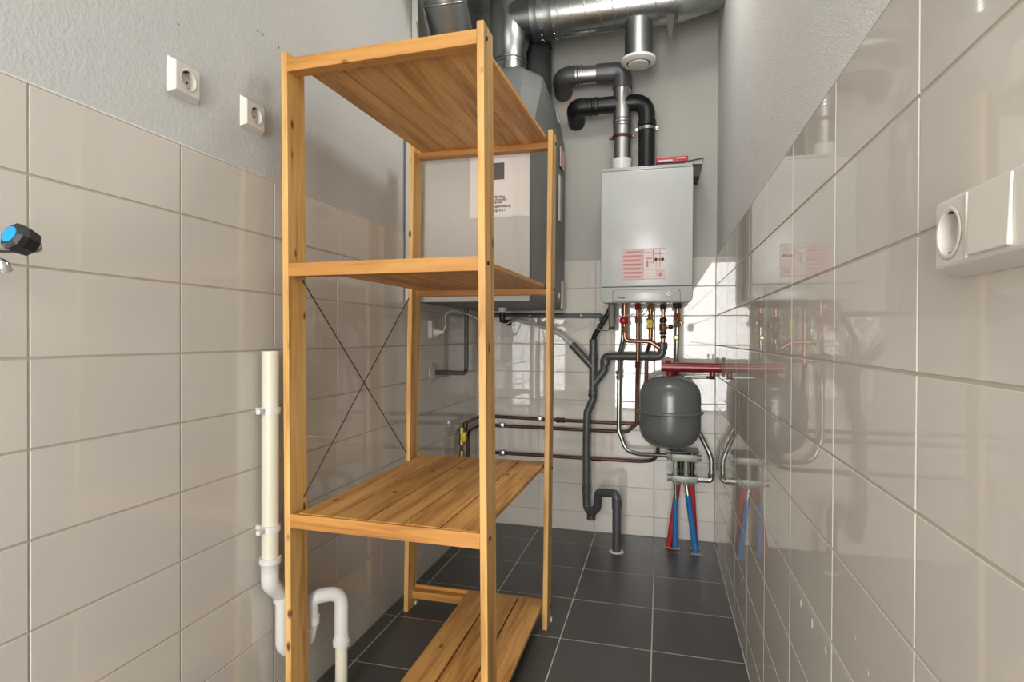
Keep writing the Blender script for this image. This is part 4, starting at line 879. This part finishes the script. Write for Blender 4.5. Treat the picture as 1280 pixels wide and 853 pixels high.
# white condensate hose
tag(obj('white_hose', tube([Vector((sx+0.02, sy_+0.02, PY(632, 402, sy_).z)), PY(645, 400, -0.30), PY(665, 403.5, -0.22), PY(683, 411, -0.15), PY(700, 418, -0.10), yb_a, lerp(yb_a, yb_b, 0.3)], 0.0105, 0.06, seg=12), 'hose_clear', None, 60),
    'pale flexible hose running from the ventilation unit into the grey drain branch', 'hose')
tag(obj('white_cable', tube([PY(598, 400, -0.46), PY(620, 402, -0.50), PY(632, 406, -0.47), PY(641, 401, -0.44), PY(634, 404, -0.40), PY(637, 412, -0.40), PY(641, 425, -0.38), PY(634, 445, -0.36)], 0.0028, 0.04, seg=8), 'cable_white', None, 60),
    'thin white cable looped around the black drain stub', 'cable')
# dark pipe dropping to a rosette on the left wall
ro = PX(541, 466, 0.0)
dk = thing('dark_waste_pipe', 'dark pipe dropping from the ventilation unit to a round rosette on the left wall', 'pipe', (0.02, ro.y, ro.z))
zk2 = PY(583, 466, -0.33).z; xk = PY(583, 430, -0.33).x
obj('pipe', tube([(xk, -0.33, uz+0.004), (xk, -0.33, zk2-0.004), (0.040, ro.y+0.03, ro.z), (0.002, ro.y, ro.z)], 0.0105, 0.035, seg=14), 'pvc_grey', dk, 40)
obj('rosette', lathe((0.0, ro.y, ro.z), (1,0,0), [(0, 0.046), (0.004, 0.044), (0.010, 0.030), (0.012, 0.014)], 28), 'unit_panel', dk, 40)
# socket, plug and cable under the unit on the left wall
so = PX(538, 412, 0.0)
ws = thing('wall_socket', 'white socket with a plug on the left wall under the ventilation unit', 'socket', (0, so.y, so.z-0.04))
obj('frame', box(0.0, 0.020, so.y-0.032, so.y+0.032, so.z-0.040, so.z+0.040, 0.004), 'socket', ws, 40)
obj('plug', lathe((0.020, so.y, so.z-0.012), (1,0,0), [(0, 0.0175), (0.012, 0.0165), (0.026, 0.010), (0.042, 0.005)], 16), 'white_plastic', ws, 40)
tag(obj('plug_cable', tube([(0.058, so.y, so.z-0.012), (0.072, so.y+0.005, so.z+0.02), PX(556, 392, 0.085), PX(567, 388, 0.10), PX(585, 393, 0.12), PY(600, 400.5, -0.46)], 0.0033, 0.035, seg=8), 'cable_white', None, 60),
    'white cable arching from the plug socket under the ventilation unit', 'cable')

# ------------------------------------------------------------------ housings for the two added ceiling fill lights
cl = thing('ceiling_lamp', 'small square white ceiling lamp above the passage', 'lamp', (0.92, -1.05, CEIL-0.07))
obj('housing', box(0.73, 1.11, -1.24, -0.86, CEIL-0.065, CEIL, 0.006), 'white_plastic', cl, 40)
cl = thing('ceiling_panel', 'large square white ceiling panel lamp near the open doorway', 'lamp', (0.62, -4.00, CEIL-0.07))
obj('housing', box(0.17, 1.07, -4.45, -3.55, CEIL-0.065, CEIL, 0.006), 'white_plastic', cl, 40)

# ------------------------------------------------------------------ chipped plaster marks and paint flecks on the walls
def fleck(wall, plane, px, py, w, h, mt):
    v = plane; c = PX(px, py, v); bm = NB(); n = 9; sx = 1 if v < 0.5 else -1
    vs = [bm.verts.new((v+sx*0.0004, c.y+w*math.cos(6.283*k/n)*random.uniform(.6, 1), c.z+h*math.sin(6.283*k/n)*random.uniform(.6, 1))) for k in range(n)]
    vb = [bm.verts.new((v-sx*0.0004, p.co.y, p.co.z)) for p in vs]
    bm.faces.new(vs); bm.faces.new(vb[::-1])
    for k in range(n): bm.faces.new((vs[k], vs[(k+1)%n], vb[(k+1)%n], vb[k]))
    obj('wall_mark', bm, mt, wall)
for px, py, w, h in ((322, 39, .005, .003), (328, 43, .007, .003), (223, 30, .004, .002), (348, 59, .004, .006)): fleck(wall_left, -0.003, px, py, w, h, 'brown_grey')
for px, py, w, h in ((1001, 755, .004, .008), (1015, 780, .004, .010), (1032, 813, .004, .008), (927, 726, .005, .008)): fleck(wall_right, W, px, py, w, h, 'caulk')
for px, py, w, h in ((1068, 797, .009, .004), (1084, 842, .008, .005)): fleck(wall_right, W, px, py, w, h, 'grout')
